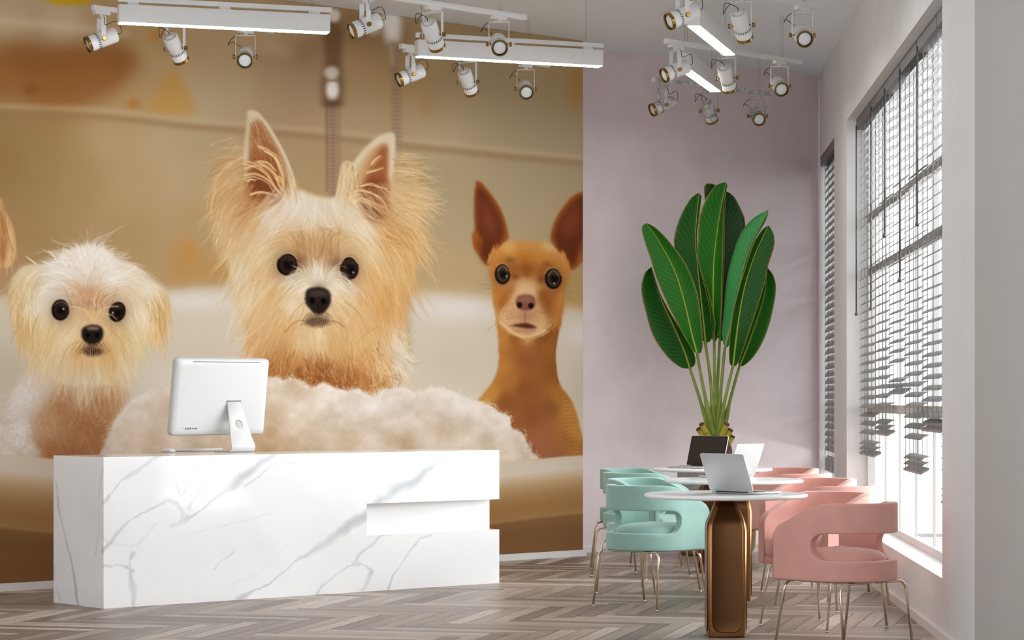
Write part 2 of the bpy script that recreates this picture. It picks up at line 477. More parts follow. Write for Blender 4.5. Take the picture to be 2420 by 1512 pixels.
def rail(A, B, label, m):
    d = (B - A); L = d.length; root = empty('track_rail', (A + B) / 2, math.atan2(d.y, d.x))
    tag(root, label, 'track rail', 'white track rails under the ceiling')
    b = MB(); b.box((0, 0, 0), (L, .034, .032)); b.build('rail_profile', m, root, bevel=.003)
    for s in (-1, 1):
        e = MB(); e.box((s * (L / 2 + .004), 0, 0), (.008, .036, .034)); e.build('end_cap', M['white'], root)
    for s in (-.36, .36):
        w = MB()
        for dx in (-.012, .012): w.tube([(s * L + dx, 0, .016), (s * L + dx, 0, H - ZT)], .0012, 5)
        w.build('suspension_wire', M['wire'], root)
    return root

def spotlight(loc, d, yaw, label, m):
    """loc: underside of the rail; d: the way the lens looks; yaw: direction of the pivot axis"""
    root = empty('track_spotlight', loc); tag(root, label, 'spotlight', 'white track spotlights with brass rims')
    px = Vector((math.cos(yaw), math.sin(yaw), 0)); py = Vector((-px.y, px.x, 0)); Z = Vector((0, 0, 1))
    Mx = Matrix((px, py, Z)).transposed()
    a = MB()
    rdir = Vector((.73, .683, 0)); Mr = Matrix((rdir, Vector((-rdir.y, rdir.x, 0)), Z)).transposed()
    a.box((0, 0, -.011), (.11, .034, .022), Mr); a.lathe([(.016, -.034), (.016, -.02)], 16)
    a.build('adapter', m, root)
    yk = MB()
    yk.box((0, 0, -.038), (.128, .030, .005), Mx)
    for s in (-1, 1): yk.box(px * (s * .0625) + Z * -.112, (.004, .030, .152), Mx)
    yk.build('yoke', m, root, bevel=.001)
    piv = Z * -.176
    d = Vector(d).normalized()
    d = (d - px * d.dot(px)).normalized()                      # the body swings about the pivot axis
    s_ = px; t_ = d.cross(s_)
    Mb = Matrix((s_, t_, d)).transposed().to_4x4(); Mb.translation = piv
    bd = MB()
    bd.lathe([(.030, -.098), (.044, -.098), (.049, -.092), (.0495, .015), (.047, .018), (.047, .036), (.0495, .039), (.0495, .088), (.046, .088), (.044, .080), (0, .080)], 40, Mb)
    body = bd.build('body', m, root)
    smooth_by_angle(body.data)
    cap = MB(); cap.lathe([(.030, -.098), (.028, -.101), (.010, -.101), (.008, -.106), (0, -.106)], 32, Mb); c_ = cap.build('back_cap', m, body)
    vs = MB(); cs = MB()
    for k in range(20):
        q = 2 * math.pi * k / 20
        Rk = Mb.to_3x3() @ Matrix.Rotation(q, 3, 'Z')
        vs.box(Rk @ Vector((.0472, 0, .027)) + piv, (.0015, .0075, .016), Rk)
        cs.box(Rk @ Vector((.036, 0, -.0982)) + piv, (.014, .0022, .0012), Rk)
    vs.build('vent_slots', M['slot'], body); cs.build('cap_slots', M['slot'], body)
    rg = MB(); rg.lathe([(.0500, .078), (.0525, .080), (.0525, .098), (.050, .1005), (.0455, .1005), (.0445, .098), (.0445, .083)], 40, Mb)
    r_ = rg.build('front_ring', M['brass'], root); smooth_by_angle(r_.data)
    ln = MB(); ln.lathe([(.0445, .086), (.036, .091), (.02, .0945), (0, .0955)], 32, Mb); ln.build('lens', M['lens'], root)
    for s in (-1, 1):
        kb = MB(); Mk = Matrix((py, Z, px * s)).transposed().to_4x4(); Mk.translation = piv + px * s * .049
        kb.lathe([(.007, 0), (.007, .0165), (.0135, .0165), (.0145, .019), (.0145, .031), (.0125, .033), (0, .033)], 24, Mk)
        k_ = kb.build('knob', M['brass'], root); smooth_by_angle(k_.data)
    back = piv - d * .104
    p0 = Z * -.03 - px * .045
    pts = []
    side = -px * .075
    ctrl = [p0, p0 + side * .6 + Z * -.03, p0 + side * .9 + Z * -.07, back * .5 + p0 * .5 + side * .8 - d * .03, back - d * .035, back]
    for i in range(len(ctrl) - 1):
        pm = ctrl[max(0, i - 1)]; pa = ctrl[i]; pb = ctrl[i + 1]; pn = ctrl[min(len(ctrl) - 1, i + 2)]
        for k in range(6):
            t = k / 6
            pts.append(.5 * ((2 * pa) + (pb - pm) * t + (2 * pm - 5 * pa + 4 * pb - pn) * t * t + (3 * pa - pm - 3 * pb + pn) * t ** 3))
    pts.append(ctrl[-1])
    cb = MB(); cb.tube(pts, .0022, 6); cb.build('cable', M['black'], root)
    return root

D1, D2, D3 = (-.86, -.32, -.39), (.27, .68, -.68), (.06, -.92, -.40)
Y1, Y2, Y3 = R(112), R(-22), R(4)
RAILS = [
    (plan(221.6, 18), plan(643, 73), [(240, 'over the small white dog'), (415, ''), (580, '')],
     'white track rail passing behind the left linear lamp, above the small white dog',
     ['white spotlight aimed left with brass rim, leftmost of all, beside the left linear lamp',
      'white spotlight seen from behind, vented back cap under the middle of the left linear lamp',
      'white spotlight facing the room under the right half of the left linear lamp'], 'white'),
    (plan(949, 109), plan(1294, 154), [(970, ''), (1106, ''), (1242, '')],
     'white track rail passing behind the linear lamp near the right edge of the mural',
     ['white spotlight aimed left at the left end of the linear lamp beside the mural edge',
      'white spotlight seen from behind, hanging below the middle of the lamp beside the mural edge',
      'white spotlight facing the room below the right half of the lamp beside the mural edge'], 'white'),
    (plan(1239, 41) - Vector((.73, .683, 0)) * 1.45, plan(1239, 41), [(863, ''), (1023, ''), (1179, '')],
     'white track rail at the top of the picture between the two left linear lamps',
     ['white spotlight aimed left at the top of the picture, between the two left linear lamps',
      'white spotlight seen from behind, overlapping the left end of the mural-edge lamp',
      'white spotlight facing the room, overlapping the middle of the lamp beside the mural edge'], 'white'),
    (plan(1950, 18.6) - Vector((.73, .683, 0)) * 1.45, plan(1950, 18.6), [(1613, ''), (1752.7, ''), (1895.8, '')],
     'topmost white track rail on the right, running off the top of the picture',
     ['white spotlight aimed left, covering the near end of the larger slanting lamp',
      'white spotlight seen from behind at the top right, nearest the top of the picture',
      'white spotlight facing the room, highest and nearest to the window wall'], 'white'),
    (plan(1575, 97), plan(1890, 147), [(1596, ''), (1718, ''), (1842, '')],
     'white track rail crossing behind the larger slanting lamp, middle of the three on the right',
     ['white spotlight aimed left, covering the near end of the lower slanting lamp',
      'white spotlight seen from behind, hanging under the far end of the larger slanting lamp',
      'white spotlight facing the room at the right end of the middle right rail'], 'white'),
    (plan(1545, 188), plan(1832, 222), [(1566, ''), (1675.8, ''), (1790, '')],
     'mottled grey-white track rail, lowest on the right in front of the pink wall',
     ['mottled spotlight aimed left on the lowest right rail, in front of the pink wall',
      'mottled grey spotlight seen from behind, below the lower slanting lamp',
      'mottled spotlight with bright lens facing the room, lowest above the plant'], 'mottled'),
]
for A, B, sp, lab, labs, mk in RAILS:
    rail(A, B, lab, M[mk])
    for (px, _), dd, yy, l in zip(sp, (D1, D2, D3), (Y1, Y2, Y3), labs):
        p = on_ray(px, A, B); p.z = ZT - .016
        spotlight(p, dd, yy, l, M[mk])

def linear(A, B, label):
    """A, B: ends of the mounting bar (centre line)"""
    d = B - A; L = d.length
    root = empty('linear_lamp', (A + B) / 2, math.atan2(d.y, d.x)); tag(root, label, 'lamp', 'white linear lamps hung from the ceiling')
    b = MB(); b.box((.01, .012, 0), (L + .02, .03, .03)); b.build('mounting_bar', M['white'], root, bevel=.002)
    for s in (-.43, 0, .43):
        q = MB(); q.box((s * L, .012, -.025), (.07, .026, .024)); q.build('bracket', M['white'], root)
    W, z0, z1 = .082, -.148, -.036
    h = MB(); h.box((0, 0, (z0 + z1) / 2 + .002), (L, W, z1 - z0 - .004)); h.build('housing', M['white'], root, bevel=.002)
    f = MB(); f.box((0, 0, z0 + .003), (L - .012, W - .010, .006)); f.build('light_diffuser', M['glow'], root)
    for s in (-.42, .42):
        w = MB(); w.tube([(s * L, .012, .015), (s * L, .012, H - ZT)], .0016, 5); w.build('suspension_wire', M['wire'], root)
a1, b1 = plan(279, -2.5), plan(777, 23)
linear(a1, b1, 'long white linear lamp at upper left, lit underneath, above the small white dog')
a2, b2 = plan(984, 82), plan(1420, 107.5)
linear(a2, b2, 'long white linear lamp, lit underneath, crossing the right edge of the mural')
for A, B, l in ((Vector((1.106, 14.7, ZT)), Vector((1.438, 15.95, ZT)), 'larger slanting white linear lamp on the right, lit underneath, in front of the ceiling'),
                (Vector((1.184, 16.62, ZT)), Vector((1.507, 17.85, ZT)), 'lower slanting white linear lamp in front of the pink wall'),
                (Vector((1.095, 12.45, ZT)), Vector((1.425, 13.68, ZT)), 'slanting linear lamp of which only the lit tip shows at the top edge')):
    linear(A, B, l)
# ------------------------------------------------------------------ round tables
def table_root():
    root = empty('pedestal_table')
    t = MB(); RR = .413; z1 = .722; z0 = .697
    prof = [(0, z0 - .001), (RR - .075, z0 - .001), (RR - .03, z0 + .003)]
    for k in range(9):
        a = -math.pi / 2 + math.pi * k / 8
        prof.append((RR - .011 + .011 * math.cos(a), (z0 + z1) / 2 + .002 + .0105 * math.sin(a)))
    prof += [(RR - .03, z1), (0, z1)]
    t.lathe(prof, 96); o = t.build('tabletop', M['marble'], root); smooth_by_angle(o.data, 50)
    p = MB()
    hb, ht, zs = .097, .044, .565
    def ring(h, z, c):
        return [Vector(q + (z,)) for q in ((h - c, -h), (h, -h + c), (h, h - c), (h - c, h), (-h + c, h), (-h, h - c), (-h, -h + c), (-h + c, -h))]
    c = .010
    rs = [ring(hb - .006, 0, c), ring(hb - .003, .012, c), ring(hb, .30, c), ring(hb, zs - .03, c), ring(hb - .004, zs, c), ring(hb - .012, zs + .03, c), ring(ht, .694, c)]
    p.rings(rs, smooth=False); ped = p.build('pedestal', M['bronze'], root, bevel=.004, seg=3, angle=20)
    ZB = .078
    # a shallow raised panel on each face, narrow above, rounded at the foot
    for k in range(4):
        q = []
        def prof_half(z):
            if z > zs: return hb - (hb - ht) * (z - zs) / (.694 - zs)
            return hb
        outl = []
        for z in (.685, .60, zs + .01, zs - .02, .40, ZB): outl.append((prof_half(z) - .019, z))
        for a in range(1, 9):
            t = a / 8 * math.pi / 2
            outl.append((hb - .021 - .045 * (1 - math.cos(t)), ZB - .052 * math.sin(t)))
        left = [(-x, z) for x, z in reversed(outl)]
        f = MB()
        Rk = Matrix.Rotation(k * math.pi / 2, 3, 'Z')
        n = len(outl)
        for rim, dep in ((0, 1),):
            ring_o, ring_m, ring_i = [], [], []
            for x, z in outl + left:
                y = -prof_half(z) if z > zs else -hb
                sg = 1 if x > 0 else -1
                ring_o.append(Rk @ Vector((x, y - .0002, z)))
                ring_m.append(Rk @ Vector((x - sg * .003, y - .0035, z if z > ZB else z + .003)))
                ring_i.append(Rk @ Vector((x - sg * .012, y - .0012, z if z > ZB else z + .010)))
            N = len(ring_o); vs = ring_o + ring_m + ring_i; fs = []
            for a in range(2):
                for i in range(N - 1):
                    fs.append((a * N + i, a * N + i + 1, (a + 1) * N + i + 1, (a + 1) * N + i))
            for i in range(n - 1):
                j = N - 1 - i
                fs.append((2 * N + i, 2 * N + i + 1, 2 * N + j - 1, 2 * N + j))
            f.add(vs, fs, True)
        o = f.build('face_panel', M['bronzedark'], ped); smooth_by_angle(o.data, 30)
    fl = MB(); fl.lathe([(.10, .690), (.10, .697)], 40); fl.build('top_plate', M['bronze'], root)
    return root
TABLES = [((1.081, 12.20), 'round marble table nearest the front, its dark bronze pedestal in full view'),
          ((1.320, 14.36), 'middle round marble table of the three, behind the nearest one'),
          ((1.389, 16.70), 'round marble table furthest back, by the plant, carrying the dark-screened laptop')]
proto = table_root()
for i, (p, l) in enumerate(TABLES):
    t = proto if i == 0 else copy_tree(proto)
    t.location = (p[0], p[1], 0); tag(t, l, 'table', 'round marble pedestal tables')

# ------------------------------------------------------------------ barrel chairs
def ucurve(hw, yf, off=0.0, n_arc=40, n_side=16):
    """points (x, y, nx, ny, s) of the U: left front -> back -> right front, moved inwards by off"""
    out = []
    r = hw
    S1 = yf
    for i in range(n_side + 1):
        out.append((-hw, yf * (1 - i / n_side), -1, 0))
    for i in range(1, n_arc):
        a = math.pi + math.pi * i / n_arc
        out.append((hw * math.cos(a), hw * math.sin(a), math.cos(a), math.sin(a)))
    for i in range(n_side + 1):
        out.append((hw, yf * i / n_side, 1, 0))
    return [(x - nx * off, y - ny * off, nx, ny) for x, y, nx, ny in out]

HW, YF, TH = .257, .228, .046
def chair_root(fab):
    root = empty('barrel_chair')
    # shell: samples along the U by arc length, four rows above and below the cut-out
    Ls = YF; La = math.pi * HW; Lt = 2 * Ls + La
    s_cut0, s_cut1 = Ls - (-.02) , Lt - Ls + (-.02)          # the opening runs round the back
    rc = .062
    ss = set()
    for i in range(25): ss.add(round(s_cut0 + (s_cut1 - s_cut0) * i / 24, 5))
    for i in range(9):
        t = rc * 1.25 * (1 - math.cos(i / 8 * math.pi / 2)); ss.add(round(s_cut0 + t, 5)); ss.add(round(s_cut1 - t, 5))
    for i in range(9):
        t = .05 * (1 - math.cos(i / 8 * math.pi / 2)); ss.add(round(t, 5)); ss.add(round(Lt - t, 5))
    for i in range(7):
        t = .05 + (s_cut0 - .05) * i / 6; ss.add(round(t, 5)); ss.add(round(Lt - t, 5))
    ss = sorted(ss)
    pr = [ss[0]]
    for v in ss[1:]:
        if v - pr[-1] > .0012: pr.append(v)
    ss = pr
    def pos(s, off):
        if s < Ls: return Vector((-(HW - off), YF - s, 0))
        if s > Lt - Ls: return Vector((HW - off, YF - (Lt - s), 0))
        a = math.pi + (s - Ls) / HW
        return Vector(((HW - off) * math.cos(a), (HW - off) * math.sin(a), 0))
    def ztop(s):
        d = min(s, Lt - s)                                  # distance from the front end
        t = min(1, max(0, d / .36)); t = t * t * (3 - 2 * t) if t < 1 else 1
        lin = min(1, d / .36)
        z = .585 + (.705 - .585) * (.45 * t + .55 * math.sin(lin * math.pi / 2))
        if d < .05:
            z -= .05 * (1 - math.sqrt(max(0, 1 - (1 - d / .05) ** 2))) * 1.0
        return z
    def zbot(s):
        return .335
    ZL, ZH = .432, .562
    def cut(s):
        d = min(s - s_cut0, s_cut1 - s)
        if d <= 0: return None
        zm = .508
        k = 1.25
        if d < rc * k:
            e = math.sqrt(max(0, 1 - (1 - d / (rc * k)) ** 2))
            return zm - (zm - ZL) * e, zm + (ZH - zm) * e
        return ZL, ZH
    nr = 4
    b = MB()
    def surf(off):
        idx = []; vs = []
        for s in ss:
            c = cut(s); p = pos(s, off); col = []
            lo, hi = c if c else (.508, .508)
            zt, zb = ztop(s), zbot(s)
            for k in range(nr + 1): col.append(len(vs)); vs.append((p.x, p.y, zb + (lo - zb) * k / nr))
            if c: col2s = 0
            for k in range(nr + 1):
                if k == 0 and not c: col.append(col[-1]); continue
                col.append(len(vs)); vs.append((p.x, p.y, hi + (zt - hi) * k / nr))
            idx.append(col)
        return vs, idx
    vo, io = surf(0); vi, ii = surf(TH)
    base_o = b.add(vo, []); base_i = b.add(vi, [])
    def face(q): b.f.append(tuple(q)); b.sm.append(True)
    for i in range(len(ss) - 1):
        for k in range(2 * nr + 1):
            if k == nr: continue
            A = [io[i][k], io[i + 1][k], io[i + 1][k + 1], io[i][k + 1]]
            B = [ii[i][k], ii[i][k + 1], ii[i + 1][k + 1], ii[i + 1][k]]
            face([base_o + q for q in A]); face([base_i + q for q in B])
        for k, flip in ((0, 1), (2 * nr + 1, 0)):
            q = [base_o + io[i][k], base_o + io[i + 1][k], base_i + ii[i + 1][k], base_i + ii[i][k]]
            face(q)
        c0, c1 = cut(ss[i]), cut(ss[i + 1])
        if c0 or c1:
            for k in (nr, nr + 1):
                face([base_o + io[i][k], base_o + io[i + 1][k], base_i + ii[i + 1][k], base_i + ii[i][k]])
    for i in (0, len(ss) - 1):
        for k in range(2 * nr + 1):
            if k == nr: continue
            face([base_o + io[i][k], base_o + io[i][k + 1], base_i + ii[i][k + 1], base_i + ii[i][k]])
    me = b.mesh('shell', fab)
    bm = bmesh.new(); bm.from_mesh(me)
    bmesh.ops.remove_doubles(bm, verts=bm.verts, dist=2e-5); bmesh.ops.dissolve_degenerate(bm, edges=bm.edges, dist=1e-5)
    bmesh.ops.recalc_face_normals(bm, faces=bm.faces); bm.to_mesh(me); bm.free()
    sh = bpy.data.objects.new('shell', me); COL.objects.link(sh); sh.parent = root
    bevel_bake(sh, .007, 3, 50, clamp=False)
    # seat base and cushion
    def plan_out(off, yf):
        pts = [Vector((x, y, 0)) for x, y, nx, ny in ucurve(HW, YF, off, 28, 4)]
        pts = [Vector((p.x, min(p.y, yf), 0)) for p in pts]
        n = 8; L, Rr = pts[0], pts[-1]
        for i in range(1, n): pts.append(Rr.lerp(L, i / n))
        return pts
    def layers(off, yf, prof, dome=0):
        base = plan_out(off, yf); c = Vector((0, (-HW + yf) / 2 + .02, 0)); rings = []
        for ins, z in prof:
            rg = []
            for p in base:
                d = p - c; k = 1 - ins / max(.05, d.length)
                q = c + d * k
                rg.append(Vector((q.x, q.y, z)))
            rings.append(rg)
        return rings
    sb = MB(); sb.rings(layers(.02, .222, [(.012, .328), (0, .336), (0, .366), (.006, .372)]), smooth=True)
    o = sb.build('seat_base', fab, root); smooth_by_angle(o.data, 50)
    cu = MB()
    prof = [(.012, .372), (.003, .38), (0, .392), (0, .425), (.004, .443), (.014, .457), (.034, .469), (.07, .477), (.12, .483), (.18, .486)]
    cu.rings(layers(.053, .236, prof), smooth=True)
    cu.build('cushion', fab, root)
    # legs: front and rear bent tubes, one leg per side
    for sx in (-1, 1):
        for (yt, yfoot) in ((-.185, -.222), (.165, .222)):
            xo, xf = .232, .246
            top = .327; r = .045
            pts = [Vector((sx * .02, yt, top)), Vector((sx * (xo - r), yt, top))]
            dn = (Vector((sx * xf, yfoot, 0)) - Vector((sx * xo, yt, top))).normalized()
            for k in range(1, 8):
                a = k / 8 * math.pi / 2
                pts.append(Vector((sx * (xo - r + r * math.sin(a)), yt, top - r + r * math.cos(a))) + Vector((0, dn.y / abs(dn.z) * (r - r * math.cos(a)), 0)))
            pts.append(Vector((sx * xo, yt + dn.y / abs(dn.z) * r, top - r)))
            pts.append(Vector((sx * xf, yfoot, .004)))
            l = MB(); l.tube(pts, .0066, 10); lg = l.build('leg', M['leg'], root)
            g = MB(); g.lathe([(.0082, 0), (.0082, .006), (.006, .008)], 12, Matrix.Translation((sx * xf, yfoot, 0))); g.build('foot_glide', M['leg'], lg)
    return root
CH = [  # x, y, heading of the front, colour
    (1.596, 11.60, 130, 'p', 'pink barrel chair nearest the front, its cut-out back turned to the window'),
    (1.640, 12.71, 218, 'p', 'pink barrel chair just behind the front pink one, its open front towards the nearest table'),
    (1.840, 13.86, 135, 'p', 'pink barrel chair third in the row, between the first two pink ones and the window'),
    (1.875, 14.93, 218, 'p', 'pink barrel chair fourth in the row, its rounded rim beyond the nearest tabletop'),
    (1.875, 16.10, 135, 'p', 'pink barrel chair fifth in the row, beside the right end of the middle tabletop'),
    (1.930, 17.20, 218, 'p', 'pink barrel chair furthest back, only its rounded rim showing'),
    (.800, 13.94, 45, 'm', 'mint barrel chair nearest the front, partly behind the nearest marble tabletop'),
    (.845, 14.93, -38, 'm', 'mint barrel chair mostly hidden between the other mint chairs, opening away from us'),
    (.870, 16.28, 45, 'm', 'mint barrel chair whose back shows above and left of the front mint one'),
    (.880, 17.07, -38, 'm', 'mint barrel chair furthest back, of which little more than legs shows'),
]
pk, mk = chair_root(M['pinkfab']), chair_root(M['mint'])
used = set()
for x, y, h, c, l in CH:
    src = pk if c == 'p' else mk
    o = src if c not in used else copy_tree(src)
    used.add(c)
    o.location = (x, y, 0); o.rotation_euler = (0, 0, R(h - 90))
    tag(o, l, 'chair', 'pink barrel chairs' if c == 'p' else 'mint barrel chairs')

# ------------------------------------------------------------------ laptops
def rrect(w, h, r, n=5):
    out = []
    for cx, cy, a0 in ((w / 2 - r, h / 2 - r, 0), (-w / 2 + r, h / 2 - r, 90), (-w / 2 + r, -h / 2 + r, 180), (w / 2 - r, -h / 2 + r, 270)):
        for k in range(n + 1):
            a = R(a0 + 90 * k / n); out.append((cx + r * math.cos(a), cy + r * math.sin(a)))
    return out
def slab(mb, out, z0, z1, Mx):
    n = len(out)
    vs = [Mx @ Vector((x, y, z)) for z in (z0, z1) for x, y in out]
    mb.add(vs, [tuple(reversed(range(n))), tuple(range(n, 2 * n))] + [(i, (i + 1) % n, n + (i + 1) % n, n + i) for i in range(n)])
def laptop(loc, heading, tilt, label, screen_on='dark', w=.30, d=.205):
    """heading: the way the user-facing edge points, from the hinge"""
    root = empty('laptop', loc, R(heading) + math.pi / 2)        # local -y = towards the user
    I = Matrix.Identity(4)
    b = MB(); slab(b, rrect(w, d, .012), .002, .012, I @ Matrix.Translation((0, -d / 2, 0))); b.build('base', M['silver'], root, bevel=.0015)
    f = MB()
    for x in (-w / 2 + .03, w / 2 - .03):
        for y in (-.02, -d + .02): f.box((x, y, .0011), (.03, .006, .0022))
    f.build('rubber_feet', M['black'], root)
    k = MB()
    for r_ in range(5):
        for c in range(13): k.box((-w / 2 + .03 + c * (w - .06) / 12, -.03 - r_ * .018, .0125), (.0155, .0145, .0012))
    k.build('keyboard', M['dkey'], root)
    t = MB(); t.box((0, -d + .045, .0122), (.10, .065, .0006)); t.build('trackpad', M['silver'], root)
    p = MB()
    for i in range(5): p.box((w / 2 + .0002, -.025 - i * .014, .007), (.0012, .009, .004))
    p.build('side_ports', M['black'], root)
    Ml = Matrix.Translation((0, -.002, .013)) @ Matrix.Rotation(R(90 - tilt), 4, 'X')     # lid plane: y up the lid, +z faces the user
    Ml = Matrix.Translation((0, 0.0, .012)) @ Matrix((( 1, 0, 0, 0), (0, math.sin(R(tilt)), -math.cos(R(tilt)), 0), (0, math.cos(R(tilt)), math.sin(R(tilt)), 0), (0, 0, 0, 1)))
    l = MB(); slab(l, rrect(w, d, .012), -.006, 0, Ml @ Matrix.Translation((0, d / 2 + .002, 0))); lid = l.build('lid', M['silver'], root, bevel=.0015)
    z = MB(); slab(z, rrect(w - .006, d - .006, .01), 0, .0006, Ml @ Matrix.Translation((0, d / 2 + .002, 0))); z.build('bezel', M['bezel'], lid)
    s = MB(); slab(s, rrect(w - .032, d - .034, .002), .0006, .001, Ml @ Matrix.Translation((0, d / 2 + .005, 0))); s.build('screen', M['screen'], lid)
    h = MB(); h.tube([(-w * .36, .002, .0125), (w * .36, .002, .0125)], .0052, 10); h.build('hinge', M['black'], root)
    tag(root, label, 'laptop'); return root
TZ = .722
laptop((1.107, 12.12, TZ), 41, 22, 'silver laptop with its plain grey lid towards us on the nearest marble table')
laptop((1.385, 14.62, TZ), 141, 20, 'open laptop on the middle table, its lid lit bright white by the window')
laptop((1.335, 16.73, TZ), 225, 16, 'laptop with dark screen facing us on the table furthest back', w=.335, d=.215)

# ------------------------------------------------------------------ plant
PY = 18.62
plant = empty('potted_plant', (1.575, PY, 0))
tag(plant, 'tall fan-shaped plant with big green paddle leaves in a pot by the pink wall', 'plant')
def loc_(p): return Vector(p) - plant.location
pot = MB(); pot.lathe([(.262, .012), (.27, 0.02), (.302, .20), (.306, .26), (.300, .265), (.298, .66), (.292, .672), (.268, .672), (.265, .60), (0, .60)], 64)
po = pot.build('pot', M['concrete'], plant); smooth_by_angle(po.data)
gb = MB(); gb.lathe([(.255, .004), (.275, .008), (.300, .06), (.311, .20), (.312, .285), (.306, .290), (.303, .286)], 64); g_ = gb.build('gold_base', M['gold'], po); smooth_by_angle(g_.data)
so = MB(); so.lathe([(.266, .605), (.20, .615), (.1, .62), (0, .625)], 40); so.build('soil', M['soil'], plant)
ZP = lambda x, y: (1460 + x / 2.159, 400 + y / 2.159)          # traced leaf outlines
def lp(x, y, dy=0.0):
    px, py = ZP(x, y); return loc_(at(px, py, PY + dy))
tr = MB()
tr.tube([(.0, 0, .6), (.01, 0, .72), (.012, 0, .80), (.018, 0, .92)], [.085, .10, .115, .08], 18); tr.build('trunk', M['trunk'], plant)

def leaf_mat(name, c1, c2):
    m = mat(name, c1, .42, spec=.25); nt = m.node_tree; L = nt.links.new; bs = nt.nodes['Principled BSDF']
    uv = nt.nodes.new('ShaderNodeUVMap'); sp = nt.nodes.new('ShaderNodeSeparateXYZ'); L(uv.outputs[0], sp.inputs[0])
    au = nt.nodes.new('ShaderNodeMath'); au.operation = 'ABSOLUTE'; L(sp.outputs['X'], au.inputs[0])
    def mth(op, a, b_=None):
        n = nt.nodes.new('ShaderNodeMath'); n.operation = op
        for i, q in enumerate((a, b_)):
            if q is None: continue
            if isinstance(q, (int, float)): n.inputs[i].default_value = q
            else: L(q, n.inputs[i])
        return n.outputs[0]
    ph = mth('ADD', mth('MULTIPLY', sp.outputs['Y'], 24.0), mth('MULTIPLY', au.outputs[0], 3.2))
    st = mth('ABSOLUTE', mth('SUBTRACT', mth('FRACT', ph), .5))
    ln = nt.nodes.new('ShaderNodeMapRange'); ln.inputs['From Min'].default_value = 0; ln.inputs['From Max'].default_value = .11; ln.inputs['To Min'].default_value = 1; ln.inputs['To Max'].default_value = 0; L(st, ln.inputs['Value'])
    mx = nt.nodes.new('ShaderNodeMix'); mx.data_type = 'RGBA'; mx.inputs['A'].default_value = c1; mx.inputs['B'].default_value = c2
    f = mth('MULTIPLY', ln.outputs[0], .28); L(f, mx.inputs['Factor'])
    ed = nt.nodes.new('ShaderNodeMapRange'); ed.inputs['From Min'].default_value = .955; ed.inputs['From Max'].default_value = .985; L(au.outputs[0], ed.inputs['Value'])
    m2 = nt.nodes.new('ShaderNodeMix'); m2.data_type = 'RGBA'; L(ed.outputs[0], m2.inputs['Factor']); L(mx.outputs['Result'], m2.inputs['A']); m2.inputs['B'].default_value = rgb(168, 122, 70)
    L(m2.outputs['Result'], bs.inputs['Base Color'])
    bp = nt.nodes.new('ShaderNodeBump'); bp.inputs['Strength'].default_value = .35; bp.inputs['Distance'].default_value = .006; L(st, bp.inputs['Height']); L(bp.outputs[0], bs.inputs['Normal'])
    return m
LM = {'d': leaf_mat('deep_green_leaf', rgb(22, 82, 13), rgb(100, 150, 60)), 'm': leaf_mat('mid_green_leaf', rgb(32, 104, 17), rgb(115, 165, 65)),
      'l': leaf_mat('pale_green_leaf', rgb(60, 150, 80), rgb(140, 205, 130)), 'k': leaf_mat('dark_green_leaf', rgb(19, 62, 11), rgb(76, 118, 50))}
def resample(pts, n):
    P = [np.array(p, float) for p in pts]
    d = [0]
    for a, b_ in zip(P, P[1:]): d.append(d[-1] + np.linalg.norm(b_ - a))
    out = []
    # catmull-rom over cumulative length
    for i in range(n):
        t = d[-1] * i / (n - 1); k = max(0, min(len(P) - 2, int(np.searchsorted(d, t, 'right') - 1)))
        u = (t - d[k]) / max(1e-9, d[k + 1] - d[k])
        p0, p1, p2, p3 = P[max(0, k - 1)], P[k], P[k + 1], P[min(len(P) - 1, k + 2)]
        out.append(.5 * (2 * p1 + (p2 - p0) * u + (2 * p0 - 5 * p1 + 4 * p2 - p3) * u * u + (3 * p1 - p0 - 3 * p2 + p3) * u ** 3))
    return out
def leaf(mid, left, right, dy, mk, fold=.05, lean=.0):
    n = 34; m_ = resample(mid, n); l_ = resample(left, n); r_ = resample(right, n)
    mm = [lp(*p) for p in m_]
    uv, vs, fs = [], [], []
    ns = 5
    for i in range(n):
        t = i / (n - 1)
        bow = lean * math.sin(t * math.pi)
        row = []
        for side, E in ((-1, l_), (1, r_)):
            seq = range(ns, 0, -1) if side < 0 else range(0, ns + 1)
            for k in seq:
                u = k / ns
                q = m_[i] * (1 - u) + E[i] * u
                wob = .006 * math.sin(t * 70 + u * 3 + side) * u * u
                y = dy + bow - fold * (u ** 1.5) * math.sin(min(1, t * 6, (1 - t) * 6) * math.pi / 2) + wob
                vs.append(lp(q[0], q[1], y)); uv.append((side * u, t))
    w_ = 2 * ns + 1
    for i in range(n - 1):
        for k in range(w_ - 1): fs.append((i * w_ + k, i * w_ + k + 1, (i + 1) * w_ + k + 1, (i + 1) * w_ + k))
    me = bpy.data.meshes.new('leaf'); me.from_pydata(vs, [], fs); me.materials.append(LM[mk])
    ul = me.uv_layers.new(name='UVMap')
    for lo in me.loops: ul.data[lo.index].uv = uv[lo.vertex_index]
    me.polygons.foreach_set('use_smooth', [True] * len(me.polygons))
    o = bpy.data.objects.new('leaf', me); COL.objects.link(o); o.parent = plant
    so_ = o.modifiers.new('s', 'SOLIDIFY'); so_.thickness = .003; so_.offset = 0; bake(o)
    rb = MB(); pts = [lp(m_[i][0], m_[i][1], dy + lean * math.sin(i / (n - 1) * math.pi) - .006) for i in range(n)]
    rb.tube(pts, [.0025 + .0065 * (i / (n - 1)) for i in range(n)], 6); rb.build('midrib', M['midrib'], o)
